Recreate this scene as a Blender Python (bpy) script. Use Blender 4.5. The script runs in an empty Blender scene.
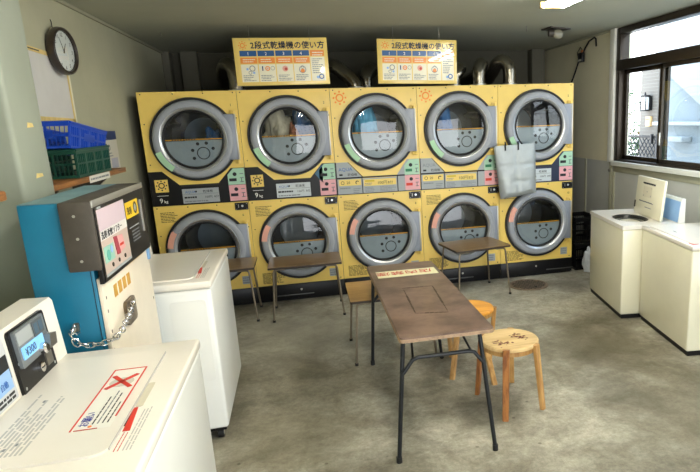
import bpy, bmesh, math, random
from mathutils import Matrix, Vector, noise
random.seed(7)
SC = bpy.context.scene
COL = SC.collection
PI = math.pi
def T(x, y, z): return Matrix.Translation((x, y, z))
def RZ(a): return Matrix.Rotation(a, 4, 'Z')
def RX(a): return Matrix.Rotation(a, 4, 'X')
def RY(a): return Matrix.Rotation(a, 4, 'Y')
def frame(o, u, v):
    """matrix whose x,y axes are u,v, its z the outward normal"""
    u = Vector(u).normalized(); v = Vector(v); v = (v - u * v.dot(u)).normalized(); n = u.cross(v)
    m = Matrix.Identity(4)
    for i in range(3):
        m[i][0] = u[i]; m[i][1] = v[i]; m[i][2] = n[i]; m[i][3] = o[i]
    return m

# ------------------------------------------------------------------ materials
def lin(c):
    return tuple(((v / 255) / 12.92 if v / 255 <= .04045 else (((v / 255) + .055) / 1.055) ** 2.4) for v in c)
MATS = {}
def mat(name, rgb, rough=.5, metal=0., var=.0, scale=6., bump=0., bscale=40., spec=.5, coat=0., emis=None, estr=0., alt=None, stretch=None, lo=.4, hi=.6):
    if name in MATS: return MATS[name]
    m = bpy.data.materials.new(name); m.use_nodes = True
    nt = m.node_tree; N = nt.nodes; L = nt.links
    b = N['Principled BSDF']
    c = (*lin(rgb), 1)
    b.inputs['Base Color'].default_value = c
    b.inputs['Roughness'].default_value = rough
    b.inputs['Metallic'].default_value = metal
    b.inputs['Specular IOR Level'].default_value = spec
    b.inputs['Coat Weight'].default_value = coat
    if emis:
        b.inputs['Emission Color'].default_value = (*lin(emis), 1); b.inputs['Emission Strength'].default_value = estr
    if var or alt or bump:
        tc = N.new('ShaderNodeTexCoord'); mp = N.new('ShaderNodeMapping')
        if stretch: mp.inputs['Scale'].default_value = stretch
        L.new(tc.outputs['Object'], mp.inputs['Vector'])
    if var or alt:
        nz = N.new('ShaderNodeTexNoise'); nz.inputs['Scale'].default_value = scale; nz.inputs['Detail'].default_value = 6
        nz.inputs['Roughness'].default_value = .6
        L.new(mp.outputs[0], nz.inputs['Vector'])
        r = N.new('ShaderNodeValToRGB'); L.new(nz.outputs['Fac'], r.inputs['Fac'])
        r.color_ramp.elements[0].position = lo; r.color_ramp.elements[1].position = hi
        a = (*lin(alt), 1) if alt else tuple(v * (1 - var) for v in c[:3]) + (1,)
        r.color_ramp.elements[0].color = a; r.color_ramp.elements[1].color = c
        L.new(r.outputs['Color'], b.inputs['Base Color'])
    if bump:
        n2 = N.new('ShaderNodeTexNoise'); n2.inputs['Scale'].default_value = bscale; n2.inputs['Detail'].default_value = 4
        L.new(mp.outputs[0], n2.inputs['Vector'])
        bp = N.new('ShaderNodeBump'); bp.inputs['Strength'].default_value = bump; bp.inputs['Distance'].default_value = .01
        L.new(n2.outputs['Fac'], bp.inputs['Height']); L.new(bp.outputs[0], b.inputs['Normal'])
    MATS[name] = m
    return m
def glassmat(name, tint=(1, 1, 1), refl=1.0, ior=1.5):
    m = bpy.data.materials.new(name); m.use_nodes = True
    nt = m.node_tree; N = nt.nodes; L = nt.links; N.clear()
    out = N.new('ShaderNodeOutputMaterial'); tr = N.new('ShaderNodeBsdfTransparent'); gl = N.new('ShaderNodeBsdfGlossy')
    tr.inputs[0].default_value = (*tint, 1); gl.inputs['Roughness'].default_value = .02; gl.inputs['Color'].default_value = (refl, refl, refl, 1)
    ge = N.new('ShaderNodeNewGeometry'); dt = N.new('ShaderNodeVectorMath'); dt.operation = 'DOT_PRODUCT'
    L.new(ge.outputs['Normal'], dt.inputs[0]); L.new(ge.outputs['Incoming'], dt.inputs[1])
    def mth(op, a, c=None):
        n = N.new('ShaderNodeMath'); n.operation = op
        L.new(a, n.inputs[0]) if not isinstance(a, (int, float)) else setattr(n.inputs[0], 'default_value', a)
        if c is not None: L.new(c, n.inputs[1]) if not isinstance(c, (int, float)) else setattr(n.inputs[1], 'default_value', c)
        return n.outputs[0]
    d = mth('SUBTRACT', 1.0, mth('ABSOLUTE', dt.outputs['Value']))
    f0 = ((ior - 1) / (ior + 1)) ** 2
    fac = mth('ADD', mth('MULTIPLY', mth('POWER', d, 5.0), 1 - f0), f0)
    mx = N.new('ShaderNodeMixShader'); L.new(fac, mx.inputs[0]); L.new(tr.outputs[0], mx.inputs[1]); L.new(gl.outputs[0], mx.inputs[2])
    L.new(mx.outputs[0], out.inputs[0])
    MATS[name] = m
    return m

YEL = mat('yellow_enamel', (240, 206, 104), .42, var=.08, scale=2.2, coat=.1)
DGREY = mat('door_grey', (152, 156, 162), .45, .0)
HGREY = mat('hinge_grey', (142, 148, 158), .4, .1)
SILV = mat('brushed_silver', (206, 208, 210), .3, .85)
RUBB = mat('black_rubber', (14, 14, 15), .55)
BLK = mat('black_enamel', (11, 11, 13), .4, spec=.35)
NAVY = mat('navy_enamel', (20, 32, 62), .4)
TEAL = mat('teal_enamel', (28, 92, 118), .4)
DRUM = mat('drum_steel', (58, 58, 58), .45, .7, var=.35, scale=14)
DARKHOLE = mat('drum_dark', (20, 19, 18), .7)
LINT = mat('lint_cover_grey', (146, 158, 164), .45, var=.08)
ORNG = mat('amber_strip', (214, 152, 22), .5)
GLASS = glassmat('door_glass', (.86, .88, .88), 1., 1.5)
PANE = glassmat('window_glass', (.97, .985, .985), 1., 1.45)
PANE2 = glassmat('window_glass_tinted', (.86, .89, .89), 1., 1.45)
GRN = mat('sticker_green', (164, 204, 176), .5)
TABG = mat('tab_green', (168, 208, 168), .5)
TABP = mat('tab_pink', (228, 166, 146), .5)
PNK = mat('sticker_pink', (226, 166, 170), .5)
LABG = mat('label_grey', (160, 166, 168), .5)
LABW = mat('label_pale', (196, 204, 206), .5)
INK = mat('ink_black', (22, 24, 28), .6)
INKG = mat('ink_grey', (120, 124, 128), .6)
INKF = mat('ink_faded', (186, 184, 178), .6)
INKB = mat('ink_blue', (32, 92, 168), .5)
WHITE = mat('paint_white', (236, 236, 230), .5)
LINE = mat('seam_dark', (70, 56, 26), .7)
SUN = mat('sun_orange', (238, 132, 20), .5)
SGYEL = mat('sign_yellow', (238, 208, 118), .2, coat=.6)
SGWHT = mat('sign_cream', (238, 232, 206), .2, coat=.6)
SGBLU = mat('sign_blue', (20, 82, 140), .3, coat=.4)
SGORG = mat('sign_orange', (236, 140, 50), .3, coat=.4)
SGTXT = mat('sign_navy', (14, 48, 100), .4)
CREAM = mat('washer_cream', (240, 234, 222), .28, coat=.3, var=.03, scale=3)
CREAM2 = mat('washer_white', (236, 237, 232), .3, coat=.3, var=.03, scale=3)
IVORY = mat('washer_ivory', (234, 230, 204), .3, coat=.3, var=.05, scale=3)
BLUEM = mat('blue_enamel', (16, 118, 152), .42, var=.12, scale=3)
BLUETOP = mat('faded_blue_enamel', (112, 146, 152), .6, var=.15)
BROWNB = mat('grey_brown_metal', (82, 76, 68), .55, .3, var=.2, scale=12)
PINKC = mat('vending_cream', (230, 219, 200), .45, var=.06, scale=5)
ALU = mat('aluminium', (190, 188, 180), .35, .8)
CHROME = mat('chrome', (220, 220, 222), .12, 1.)
STEEL = mat('worn_steel', (150, 146, 138), .35, .8, var=.2)
TARN = mat('tarnished_plate', (128, 112, 90), .4, .7, var=.3, scale=30)
WALNUT = mat('walnut_laminate', (146, 116, 74), .35, alt=(118, 90, 56), scale=5, stretch=(1, 14, 14), lo=.35, hi=.65, coat=.15)
OAKT = mat('ochre_laminate', (186, 146, 84), .35, alt=(166, 124, 66), scale=5, stretch=(1, 14, 14), coat=.15)
BIGT = mat('worn_brown_laminate', (124, 100, 87), .33, alt=(84, 65, 54), scale=6, lo=.36, hi=.64, coat=.1, bump=.05)
BIGE = mat('table_edge_trim', (168, 140, 112), .45, var=.3, scale=30)
SCUFF = mat('scuff_brown', (66, 50, 40), .5)
TBLK = mat('table_leg_black', (34, 36, 38), .38, .4)
TLEG = mat('tubular_steel_tan', (142, 130, 112), .3, .7, var=.25)
PLY1 = mat('stool_amber', (232, 164, 54), .35, alt=(210, 140, 40), scale=4, stretch=(1, 9, 1), coat=.3)
PLY2 = mat('stool_pale', (226, 196, 140), .38, alt=(206, 172, 116), scale=4, stretch=(1, 9, 1), coat=.3)
BIRCH = mat('stool_leg_wood', (200, 156, 94), .4, alt=(168, 122, 64), scale=4, stretch=(8, 8, 1), coat=.2)
BIRCHD = mat('stool_leg_worn', (166, 108, 54), .4, alt=(120, 70, 34), scale=6, stretch=(6, 6, 1), coat=.2)
STAIN = mat('stain_maroon', (104, 32, 24), .5)
RED = mat('print_red', (212, 54, 34), .5)
REDD = mat('print_dull_red', (196, 76, 60), .5)
BLUEC = mat('basket_blue', (12, 66, 176), .4, spec=.5)
GREENC = mat('crate_green', (14, 70, 56), .4)
BOARD = mat('shelf_wood', (156, 104, 52), .5, alt=(112, 70, 34), scale=5, stretch=(12, 1, 12))
TAPE = mat('yellowed_tape', (222, 196, 124), .6, var=.15, scale=20)
PAPER = mat('poster_paper', (206, 204, 200), .6, var=.05)
CLKR = mat('clock_walnut', (46, 34, 26), .35, var=.4, scale=30, coat=.3)
CLKF = mat('clock_face', (226, 228, 224), .4)
DUCT = mat('duct_aluminium', (150, 144, 130), .2, .95, bump=.2, bscale=60)
FRAMEB = mat('window_bronze', (54, 46, 36), .4, .5)
BAGM = mat('bag_silver', (166, 172, 172), .42, .35, var=.08, scale=8, bump=.5, bscale=9)
SCREEN = mat('lcd_blue', (120, 176, 226), .2, emis=(120, 176, 226), estr=.35)
LCDT = mat('lcd_ink', (16, 50, 100), .4)
BLUEP = mat('panel_blue', (142, 180, 226), .35)
IRON = mat('cast_iron', (132, 116, 98), .6, .4, var=.3, scale=20)
IRONH = mat('grate_hole', (28, 24, 20), .8)
CLOTHW = mat('cloth_beige', (196, 188, 166), .9, var=.2, scale=9)
CLOTHB = mat('cloth_blue', (50, 110, 170), .9, var=.25, scale=9)
CLOTHR = mat('cloth_brown', (150, 92, 70), .9, var=.25, scale=9)
TUBE = mat('fluorescent_glow', (255, 251, 242), .4, emis=(255, 251, 242), estr=54)
FIXW = mat('fixture_white', (220, 218, 205), .5)
LEAF = mat('foliage', (84, 112, 58), .7, alt=(44, 68, 32), scale=12)
TILE = mat('exterior_tile', (108, 101, 90), .6, var=.1, scale=30)
EXTW = mat('exterior_wall', (142, 152, 158), .7, var=.04, scale=3)
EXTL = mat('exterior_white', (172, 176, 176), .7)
ASPH = mat('exterior_paving', (176, 174, 168), .9, var=.15, scale=8)

# ------------------------------------------------------------------ mesh builder
class B:
    def __init__(s, M=None):
        s.bm = bmesh.new(); s.mats = []; s.M = M or Matrix.Identity(4)
    def mi(s, m):
        if m not in s.mats: s.mats.append(m)
        return s.mats.index(m)
    def _f(s, vs, m):
        try: f = s.bm.faces.new(vs)
        except ValueError: return None
        f.material_index = m; f.smooth = True
        return f
    def v(s, p, M=None):
        p = Vector(p)
        return s.bm.verts.new(s.M @ ((M @ p) if M else p))
    def box(s, x0, x1, y0, y1, z0, z1, m, bev=0., M=None, seg=2):
        i = s.mi(m)
        q = [s.v((x, y, z), M) for z in (z0, z1) for y in (y0, y1) for x in (x0, x1)]
        fs = [s._f([q[k] for k in f], i) for f in ((0, 2, 3, 1), (4, 5, 7, 6), (0, 1, 5, 4), (2, 6, 7, 3), (0, 4, 6, 2), (1, 3, 7, 5))]
        if bev > 0:
            es = set(e for f in fs for e in f.edges)
            r = bmesh.ops.bevel(s.bm, geom=list(es), offset=bev, segments=seg, affect='EDGES', profile=.5, clamp_overlap=True)
            for f in r['faces']: f.material_index = i; f.smooth = True
        return s
    def prism(s, pts, h0, h1, m, M=None):
        """pts: 2D outline in xy, extruded z h0..h1"""
        i = s.mi(m)
        a = [s.v((p[0], p[1], h0), M) for p in pts]; b = [s.v((p[0], p[1], h1), M) for p in pts]
        s._f(a[::-1], i); s._f(b, i)
        n = len(pts)
        for k in range(n): s._f([a[k], a[(k + 1) % n], b[(k + 1) % n], b[k]], i)
        return s
    def rect(s, u0, u1, v0, v1, m, w=0., t=.0008, M=None):
        return s.prism([(u0, v0), (u1, v0), (u1, v1), (u0, v1)], w, w + t, m, M)
    def rrect(s, x0, x1, y0, y1, z0, z1, r, m, M=None, n=5):
        pts = []
        for cx, cy, a in ((x1 - r, y1 - r, 0), (x0 + r, y1 - r, 90), (x0 + r, y0 + r, 180), (x1 - r, y0 + r, 270)):
            for k in range(n + 1):
                t = math.radians(a + 90 * k / n); pts.append((cx + r * math.cos(t), cy + r * math.sin(t)))
        return s.prism(pts, z0, z1, m, M)
    def disc(s, u, v, r, m, w=0., t=.0008, n=24, M=None):
        return s.prism([(u + r * math.cos(2 * PI * k / n), v + r * math.sin(2 * PI * k / n)) for k in range(n)], w, w + t, m, M)
    def ring(s, u, v, r0, r1, m, w=0., t=.0008, n=32, M=None):
        i = s.mi(m)
        q = []
        for k in range(n):
            c, d = math.cos(2 * PI * k / n), math.sin(2 * PI * k / n)
            q.append([s.v((u + r * c, v + r * d, h), M) for r, h in ((r0, w), (r0, w + t), (r1, w + t), (r1, w))])
        for k in range(n):
            a, b = q[k], q[(k + 1) % n]
            for j in range(4): s._f([a[j], a[(j + 1) % 4], b[(j + 1) % 4], b[j]], i)
        return s
    def sector(s, u, v, r0, r1, a0, a1, m, w=0., t=.001, n=8, M=None):
        p = [(u + r1 * math.cos(a0 + (a1 - a0) * k / n), v + r1 * math.sin(a0 + (a1 - a0) * k / n)) for k in range(n + 1)]
        p += [(u + r0 * math.cos(a1 + (a0 - a1) * k / n), v + r0 * math.sin(a1 + (a0 - a1) * k / n)) for k in range(n + 1)]
        return s.prism(p, w, w + t, m, M)
    def lathe(s, prof, m, n=48, M=None, closed=False):
        """prof: (r,h) pairs about local z"""
        i = s.mi(m)
        rows = []
        for r, h in prof:
            if r < 1e-6: rows.append([s.v((0, 0, h), M)])
            else: rows.append([s.v((r * math.cos(2 * PI * k / n), r * math.sin(2 * PI * k / n), h), M) for k in range(n)])
        L = len(rows)
        for a in range(L if closed else L - 1):
            p, q = rows[a], rows[(a + 1) % L]
            for k in range(n):
                if len(p) == 1: s._f([p[0], q[(k + 1) % n], q[k]], i)
                elif len(q) == 1: s._f([p[k], p[(k + 1) % n], q[0]], i)
                else: s._f([p[k], p[(k + 1) % n], q[(k + 1) % n], q[k]], i)
        return s
    def tube(s, pts, r, m, n=10, M=None, closed=False, taper=None):
        i = s.mi(m); P = [Vector(p) for p in pts]; rows = []; up = None; L = len(P)
        for k in range(L):
            d = (P[(k + 1) % L] - P[k - 1]) if closed else (P[min(k + 1, L - 1)] - P[max(k - 1, 0)])
            d.normalize()
            if up is None:
                up = Vector((0, 0, 1)) if abs(d.z) < .9 else Vector((1, 0, 0))
            u = (up - d * up.dot(d)).normalized(); w = d.cross(u); up = u
            rr = r * (taper[k] if taper else 1)
            rows.append([s.v(P[k] + (u * math.cos(2 * PI * j / n) + w * math.sin(2 * PI * j / n)) * rr, M) for j in range(n)])
        for k in range(L if closed else L - 1):
            a, b = rows[k], rows[(k + 1) % L]
            for j in range(n): s._f([a[j], a[(j + 1) % n], b[(j + 1) % n], b[j]], i)
        if not closed:
            s._f(rows[0][::-1], i); s._f(rows[-1], i)
        return s
    def cyl(s, p0, p1, r0, m, r1=None, n=16, M=None):
        r1 = r0 if r1 is None else r1
        return s.tube([p0, p1], r0, m, n, M, taper=[1, r1 / r0])
    def text(s, st, u, v, size, m, w=0., M=None, align='LEFT', wide=1., rot=0., bold=0.):
        cu = bpy.data.curves.new('t', 'FONT'); cu.body = st; cu.size = size; cu.align_x = align; cu.extrude = .0004; cu.offset = bold
        cu.resolution_u = 2
        ob = bpy.data.objects.new('t', cu); COL.objects.link(ob)
        bpy.context.view_layer.update()
        me = bpy.data.meshes.new_from_object(ob.evaluated_get(bpy.context.evaluated_depsgraph_get()))
        i = s.mi(m)
        X = s.M @ (M or Matrix.Identity(4)) @ T(u, v, w + .0006) @ RZ(rot) @ Matrix.Diagonal((wide, 1, 1, 1))
        me.transform(X)
        n0 = len(s.bm.faces)
        s.bm.from_mesh(me)
        s.bm.faces.ensure_lookup_table()
        for f in s.bm.faces[n0:]: f.material_index = i
        bpy.data.objects.remove(ob); bpy.data.meshes.remove(me); bpy.data.curves.remove(cu)
        return s
    def build(s, name, parent=None, world=False, sharp=40, normals=True, **props):
        me = bpy.data.meshes.new(name)
        if normals: bmesh.ops.recalc_face_normals(s.bm, faces=s.bm.faces)
        s.bm.to_mesh(me); s.bm.free()
        for m in s.mats: me.materials.append(m)
        if world and parent is not None: me.transform(wm(parent).inverted())
        me.set_sharp_from_angle(angle=math.radians(sharp))
        o = bpy.data.objects.new(name, me); COL.objects.link(o)
        if parent is not None: o.parent = parent
        for k, v in props.items(): o[k] = v
        return o
def wm(o):
    m = Matrix.LocRotScale(o.location, o.rotation_euler, o.scale)
    return wm(o.parent) @ m if o.parent else m
def thing(name, label, cat, loc=(0, 0, 0), rz=0., group=None, rx=0., ry=0.):
    o = bpy.data.objects.new(name, None); COL.objects.link(o)
    o.location = loc; o.rotation_euler = (rx, ry, rz); o.empty_display_size = .1
    o['label'] = label; o['category'] = cat
    if group: o['group'] = group
    return o
def tag(o, label, cat, group=None):
    o['label'] = label; o['category'] = cat
    if group: o['group'] = group
    return o
def solo(name, b, label, cat, loc, rz=0, group=None):
    """a thing that is one mesh, authored in its own local frame"""
    o = b.build(name); o.location = loc; o.rotation_euler = (0, 0, rz)
    return tag(o, label, cat, group)
def struct(name, b, **k):
    o = b.build(name, **k); o['kind'] = 'structure'; return o

# ------------------------------------------------------------------ setting
XL, XR, YB, ZC, YF = -.094, 4.417, 1.90, 2.438, -7.0
def floor_mat():
    m = bpy.data.materials.new('concrete_floor'); m.use_nodes = True
    nt = m.node_tree; N = nt.nodes; L = nt.links; b = N['Principled BSDF']
    tc = N.new('ShaderNodeTexCoord')
    def nz(sc, det=6, ro=.6, dist=0.):
        n = N.new('ShaderNodeTexNoise'); n.inputs['Scale'].default_value = sc; n.inputs['Detail'].default_value = det
        n.inputs['Roughness'].default_value = ro; n.inputs['Distortion'].default_value = dist
        L.new(tc.outputs['Object'], n.inputs['Vector']); return n
    def ramp(src, a, c, ca, cc):
        r = N.new('ShaderNodeValToRGB'); r.color_ramp.elements[0].position = a; r.color_ramp.elements[1].position = c
        r.color_ramp.elements[0].color = ca; r.color_ramp.elements[1].color = cc; L.new(src, r.inputs['Fac']); return r
    def mix(mode, fac, a, c):
        x = N.new('ShaderNodeMix'); x.data_type = 'RGBA'; x.blend_type = mode
        if isinstance(fac, float): x.inputs[0].default_value = fac
        else: L.new(fac, x.inputs[0])
        L.new(a, x.inputs[6]) if not isinstance(a, tuple) else setattr(x.inputs[6], 'default_value', a)
        L.new(c, x.inputs[7]) if not isinstance(c, tuple) else setattr(x.inputs[7], 'default_value', c)
        return x.outputs[2]
    g = lambda *c: (*lin(c), 1)
    big = ramp(nz(.9, 5, .55, .6).outputs['Fac'], .36, .64, g(124, 118, 102), g(194, 190, 176))
    mid = ramp(nz(4.5, 8, .68, .4).outputs['Fac'], .34, .66, (.50, .48, .42, 1), (1.1, 1.1, 1.08, 1))
    c = mix('MULTIPLY', .9, big.outputs[0], mid.outputs[0])
    fine = ramp(nz(60, 6, .8).outputs['Fac'], .3, .7, (.6, .59, .56, 1), (1.2, 1.2, 1.2, 1))
    c = mix('MULTIPLY', .6, c, fine.outputs[0])
    grit = ramp(nz(22, 8, .75, .3).outputs['Fac'], .38, .62, (.74, .73, .70, 1), (1.12, 1.12, 1.11, 1))
    c = mix('MULTIPLY', .85, c, grit.outputs[0])
    # soiled areas (dirt with its own outline)
    dn = nz(2.4, 6, .65, .5)
    def blob(x, y, r, amt, col, c):
        vs = N.new('ShaderNodeVectorMath'); vs.operation = 'DISTANCE'; L.new(tc.outputs['Object'], vs.inputs[0]); vs.inputs[1].default_value = (x, y, 0)
        a = N.new('ShaderNodeMath'); a.operation = 'MULTIPLY_ADD'; L.new(dn.outputs['Fac'], a.inputs[0]); a.inputs[1].default_value = -r * 1.3; L.new(vs.outputs['Value'], a.inputs[2])
        mr = N.new('ShaderNodeMapRange'); mr.inputs[1].default_value = r * .45; mr.inputs[2].default_value = -r * .45; mr.inputs[3].default_value = 0; mr.inputs[4].default_value = amt
        mr.interpolation_type = 'SMOOTHSTEP'
        L.new(a.outputs[0], mr.inputs[0])
        return mix('MIX', mr.outputs[0], c, col)
    c = blob(3.2, -1.95, .75, .75, g(86, 78, 56), c)
    c = blob(3.35, -2.9, .7, .55, g(100, 92, 70), c)
    c = blob(3.0, -2.6, .35, .5, g(78, 72, 54), c)
    c = blob(3.7, -.4, .35, .6, g(70, 66, 56), c)
    c = blob(1.2, -1.0, .8, .35, g(186, 184, 170), c)
    c = blob(2.6, -.7, .6, .35, g(184, 182, 168), c)
    c = blob(1.1, -2.6, .5, .4, g(112, 104, 78), c)
    # small dark spots
    vo = N.new('ShaderNodeTexVoronoi'); vo.inputs['Scale'].default_value = 5; L.new(tc.outputs['Object'], vo.inputs['Vector'])
    sp = ramp(vo.outputs['Distance'], .035, .06, (.3, .28, .22, 1), (1, 1, 1, 1))
    c = mix('MULTIPLY', .7, c, sp.outputs[0])
    L.new(c, b.inputs['Base Color'])
    rr = N.new('ShaderNodeMapRange'); L.new(dn.outputs['Fac'], rr.inputs[0]); rr.inputs[1].default_value = .3; rr.inputs[2].default_value = .7; rr.inputs[3].default_value = .42; rr.inputs[4].default_value = .72
    L.new(rr.outputs[0], b.inputs['Roughness'])
    bp = N.new('ShaderNodeBump'); bp.inputs['Strength'].default_value = .25; bp.inputs['Distance'].default_value = .01
    L.new(fine.outputs[0], bp.inputs['Height']); L.new(bp.outputs[0], b.inputs['Normal'])
    return m
FLOOR = floor_mat()
WALLL = mat('wall_plaster_green', (176, 174, 148), .75, var=.06, scale=3, bump=.05)
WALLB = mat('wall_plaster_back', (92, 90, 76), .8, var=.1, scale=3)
WALLC = mat('wall_beige', (226, 220, 190), .7, var=.05, scale=3)
WAINS = mat('wainscot_grey', (190, 191, 184), .6, var=.05, scale=4)
BATT = mat('batten_green_grey', (168, 166, 142), .6, var=.05)
CEIL = mat('ceiling_board', (176, 177, 158), .8, var=.05, scale=1.5)
PILL = mat('pillar_paint', (142, 148, 134), .6, var=.06, scale=4)
POSTW = mat('white_post', (232, 232, 224), .5)

struct('floor', B().box(XL - .2, XR + .15, YF, YB + .1, -.12, 0, FLOOR))
struct('ceiling', B().box(XL - .2, XR + .15, YF, YB + .1, ZC, ZC + .12, CEIL))
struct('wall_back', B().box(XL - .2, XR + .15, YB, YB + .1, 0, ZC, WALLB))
struct('wall_front_light_block', B().box(XL - .2, 1.5, YF - .12, YF, 0, ZC, WALLC).box(1.5, XR + .15, YF - .12, YF, 2.15, ZC, WALLC))  # unseen front wall, added to narrow the opening and darken the left pillar
struct('wall_left', B().box(XL - .2, XL, YF, YB, 0, ZC, WALLL))
# right wall in one mesh around the window opening (y from -2.9 to 0, z 1.15..2.43)
w = B()
w.box(XR, XR + .15, .0, YB, 1.13, ZC, WALLC); w.box(XR, XR + .15, .0, YB, 0, 1.13, WAINS)
w.box(XR, XR + .15, -3.0, .0, 0, 1.13, WAINS)
w.box(XR, XR + .15, YF, -3.0, 0, ZC, WALLC)
struct('wall_right', w)
t = B(); t.box(XR - .012, XR, -3.0, .0, 1.035, 1.10, BATT, .002); struct('trim_1', t)
t = B(); t.box(XR - .012, XR, .04, .09, 0, 1.13, BATT, .002); t.box(XR - .012, XR, -.02, 0.02, 0, 1.035, BATT, .002)
t.box(XR - .010, XR, .62, .66, 0, 1.13, BATT, .002); struct('trim_2', t)
t = B(); t.box(XR - .03, XR, .012, .105, 1.13, ZC, POSTW, .004); struct('trim_3', t)
t = B(); t.box(XR - .05, XR + .15, -3.0, .0, 1.10, 1.145, POSTW, .005); struct('trim_4', t)
# cove trims at the ceiling
t = B(); t.box(XL, XL + .018, YF, YB, ZC - .022, ZC, BATT, .003); struct('trim_5', t)
t = B(); t.box(XR - .015, XR, .105, YB, ZC - .02, ZC, BATT, .003); struct('trim_6', t)
# columns boxed out of the back wall
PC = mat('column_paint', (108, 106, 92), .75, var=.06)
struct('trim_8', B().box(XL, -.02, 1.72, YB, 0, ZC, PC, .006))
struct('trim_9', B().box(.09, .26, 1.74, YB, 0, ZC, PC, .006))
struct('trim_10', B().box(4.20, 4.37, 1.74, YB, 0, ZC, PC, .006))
# pillar at the left
struct('wall_pillar', B().box(XL, .25, -2.96, -2.665, 0, ZC, PILL, .02, seg=4))

for (y, z, w_, h_, lab) in ((-2.80, 1.655, .06, .018, 'upper scrap of yellowed tape on the grey pillar'), (-2.80, 1.455, .07, .016, 'lower scrap of yellowed tape on the grey pillar')):
    b = B(frame((0, 0, 0), (0, 1, 0), (0, 0, 1))); b.prism([(-w_ / 2, 0), (w_ / 2, .003), (w_ / 2 - .006, h_), (-w_ / 2 + .01, h_ + .003)], 0, .001, TAPE)
    solo('tape_scrap', b, lab, 'tape', (.25, y, z))

# window: bronze frame, upper light, two sliding panes
wn = B()
x0, x1 = XR - .005, XR + .10
wn.box(x0, x1, -.055, .012, 1.145, ZC - .004, FRAMEB, .004)           # left jamb
wn.box(x0, x1, -3.0, -.03, 2.375, ZC - .004, FRAMEB, .004)            # head
wn.box(x0 - .02, x1, -3.0, -.03, 2.035, 2.13, FRAMEB, .004)           # transom
wn.box(x0, x1, -3.0, -.03, 1.145, 1.165, FRAMEB, .003)                # sill track
wn.box(x0 + .02, x1 - .02, -.185, -.165, 2.13, 2.375, FRAMEB, .003) if False else None
wn.box(x0, x1, -3.0, -2.94, 1.145, ZC - .004, FRAMEB, .004)
WIN = struct('window_1', wn)
wg = B(); wg.box(XR + .05, XR + .054, -2.94, -.05, 2.12, 2.385, PANE); wg.build('transom_pane', WIN)
def sash(y0, y1, xc, name, g):
    f = B(); s_ = .045
    f.box(xc - .014, xc + .014, y1 - s_, y1, 1.165, 2.04, FRAMEB, .003); f.box(xc - .014, xc + .014, y0, y0 + s_, 1.165, 2.04, FRAMEB, .003)
    f.box(xc - .014, xc + .014, y0, y1, 2.0, 2.04, FRAMEB, .003); f.box(xc - .014, xc + .014, y0, y1, 1.165, 1.205, FRAMEB, .003)
    o = f.build(name, WIN)
    p = B(); p.box(xc - .002, xc + .002, y0 + s_, y1 - s_, 1.2, 2.005, g); p.build('window_pane', o)
    return o
sash(-.80, -.06, XR + .066, 'window_sash', PANE)
s2 = sash(-1.62, -.74, XR + .022, 'window_sash', PANE2)
b = B(); b.box(XR - .002, XR + .008, -.79, -.765, 1.33, 1.44, ALU, .002); b.build('sash_pull', s2)
sash(-2.94, -1.55, XR + .066, 'window_sash', PANE2)

# ------------------------------------------------------------------ outside
g = B(); g.box(XR + .15, 14, -6, 12, -.3, -.12, ASPH); struct('ground_outside', g)
# neighbouring wall with porch
nb = thing('neighbouring_house', 'pale neighbouring house wall with a sloped white panel seen through right window pane', 'house', (6.2, .9, -.12))
b = B(M=T(0, 0, 0)); b.box(0, .3, -3.2, 1.10, 0, 3.4, EXTW); b.build('house_wall', nb)
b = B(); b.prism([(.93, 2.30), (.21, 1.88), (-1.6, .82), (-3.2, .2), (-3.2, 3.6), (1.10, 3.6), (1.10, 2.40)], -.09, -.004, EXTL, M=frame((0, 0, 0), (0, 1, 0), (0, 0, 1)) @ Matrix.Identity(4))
b.build('sloped_panel', nb)  # raised paler panel with a sloped lower edge
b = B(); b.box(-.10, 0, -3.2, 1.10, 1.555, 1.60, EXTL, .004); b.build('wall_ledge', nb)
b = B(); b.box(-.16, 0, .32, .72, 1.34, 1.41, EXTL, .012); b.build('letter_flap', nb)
tp = B(); tp.box(0, .28, 0, .48, 0, 2.52, TILE, .004)
for k in range(50):
    tp.box(-.002, 0, 0, .48, .05 * k, .05 * k + .003, mat('tile_joint', (150, 148, 138), .8))
solo('gate_pillar', tp, 'beige tiled gate pillar outside carrying a lantern and a small orange box', 'pillar', (6.5, 2.50, -.12))
ln = thing('wall_lantern', 'black framed wall lantern with white glass on the tiled gate pillar', 'lantern', (6.42, 2.72, 1.64))
b = B(); b.box(-.04, .045, -.075, .075, -.01, .01, BLK, .003); b.box(-.04, .045, -.075, .075, .20, .225, BLK, .003)
for y in (-.07, .07): b.box(-.04, -.028, y - .006, y + .006, 0, .21, BLK)
b.box(.03, .078, -.075, .075, 0, .21, BLK); b.cyl((0, 0, .22), (0, 0, .27), .02, BLK, .008); b.build('lantern_frame', ln)
b = B(); b.box(-.026, .028, -.06, .06, .012, .198, WHITE, .004); b.build('lantern_glass', ln)
b = B(); b.box(0, .05, 0, .12, 0, .15, mat('ochre_plate', (226, 186, 130), .5), .006); b.box(-.004, 0, .02, .10, .10, .115, BROWNB)
solo('doorbell_box', b, 'small orange beige box below the lantern on the tiled gate pillar', 'box', (6.45, 2.62, 1.40))
gt = thing('metal_gate', 'dark metal garden gate with diagonal lattice outside the left window pane', 'gate', (6.3, 2.16, -.12))
b = B()
for k in range(-9, 10):
    for sgn in (1, -1):
        pts = []
        y0 = .1 * k
        for j in range(21):
            y = y0 + sgn * (j - 10) * .06; z = .12 + (j) * .0625
            if 0 <= y <= .95: pts.append((0 if sgn > 0 else .012, y, z))
        if len(pts) > 1: b.tube([pts[0], pts[-1]], .008, BLK, 5)
b.build('lattice', gt)
b = B()
for y in (0, .95): b.box(-.02, .02, y - .02, y + .02, 0, 1.42, BLK, .003)
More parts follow.
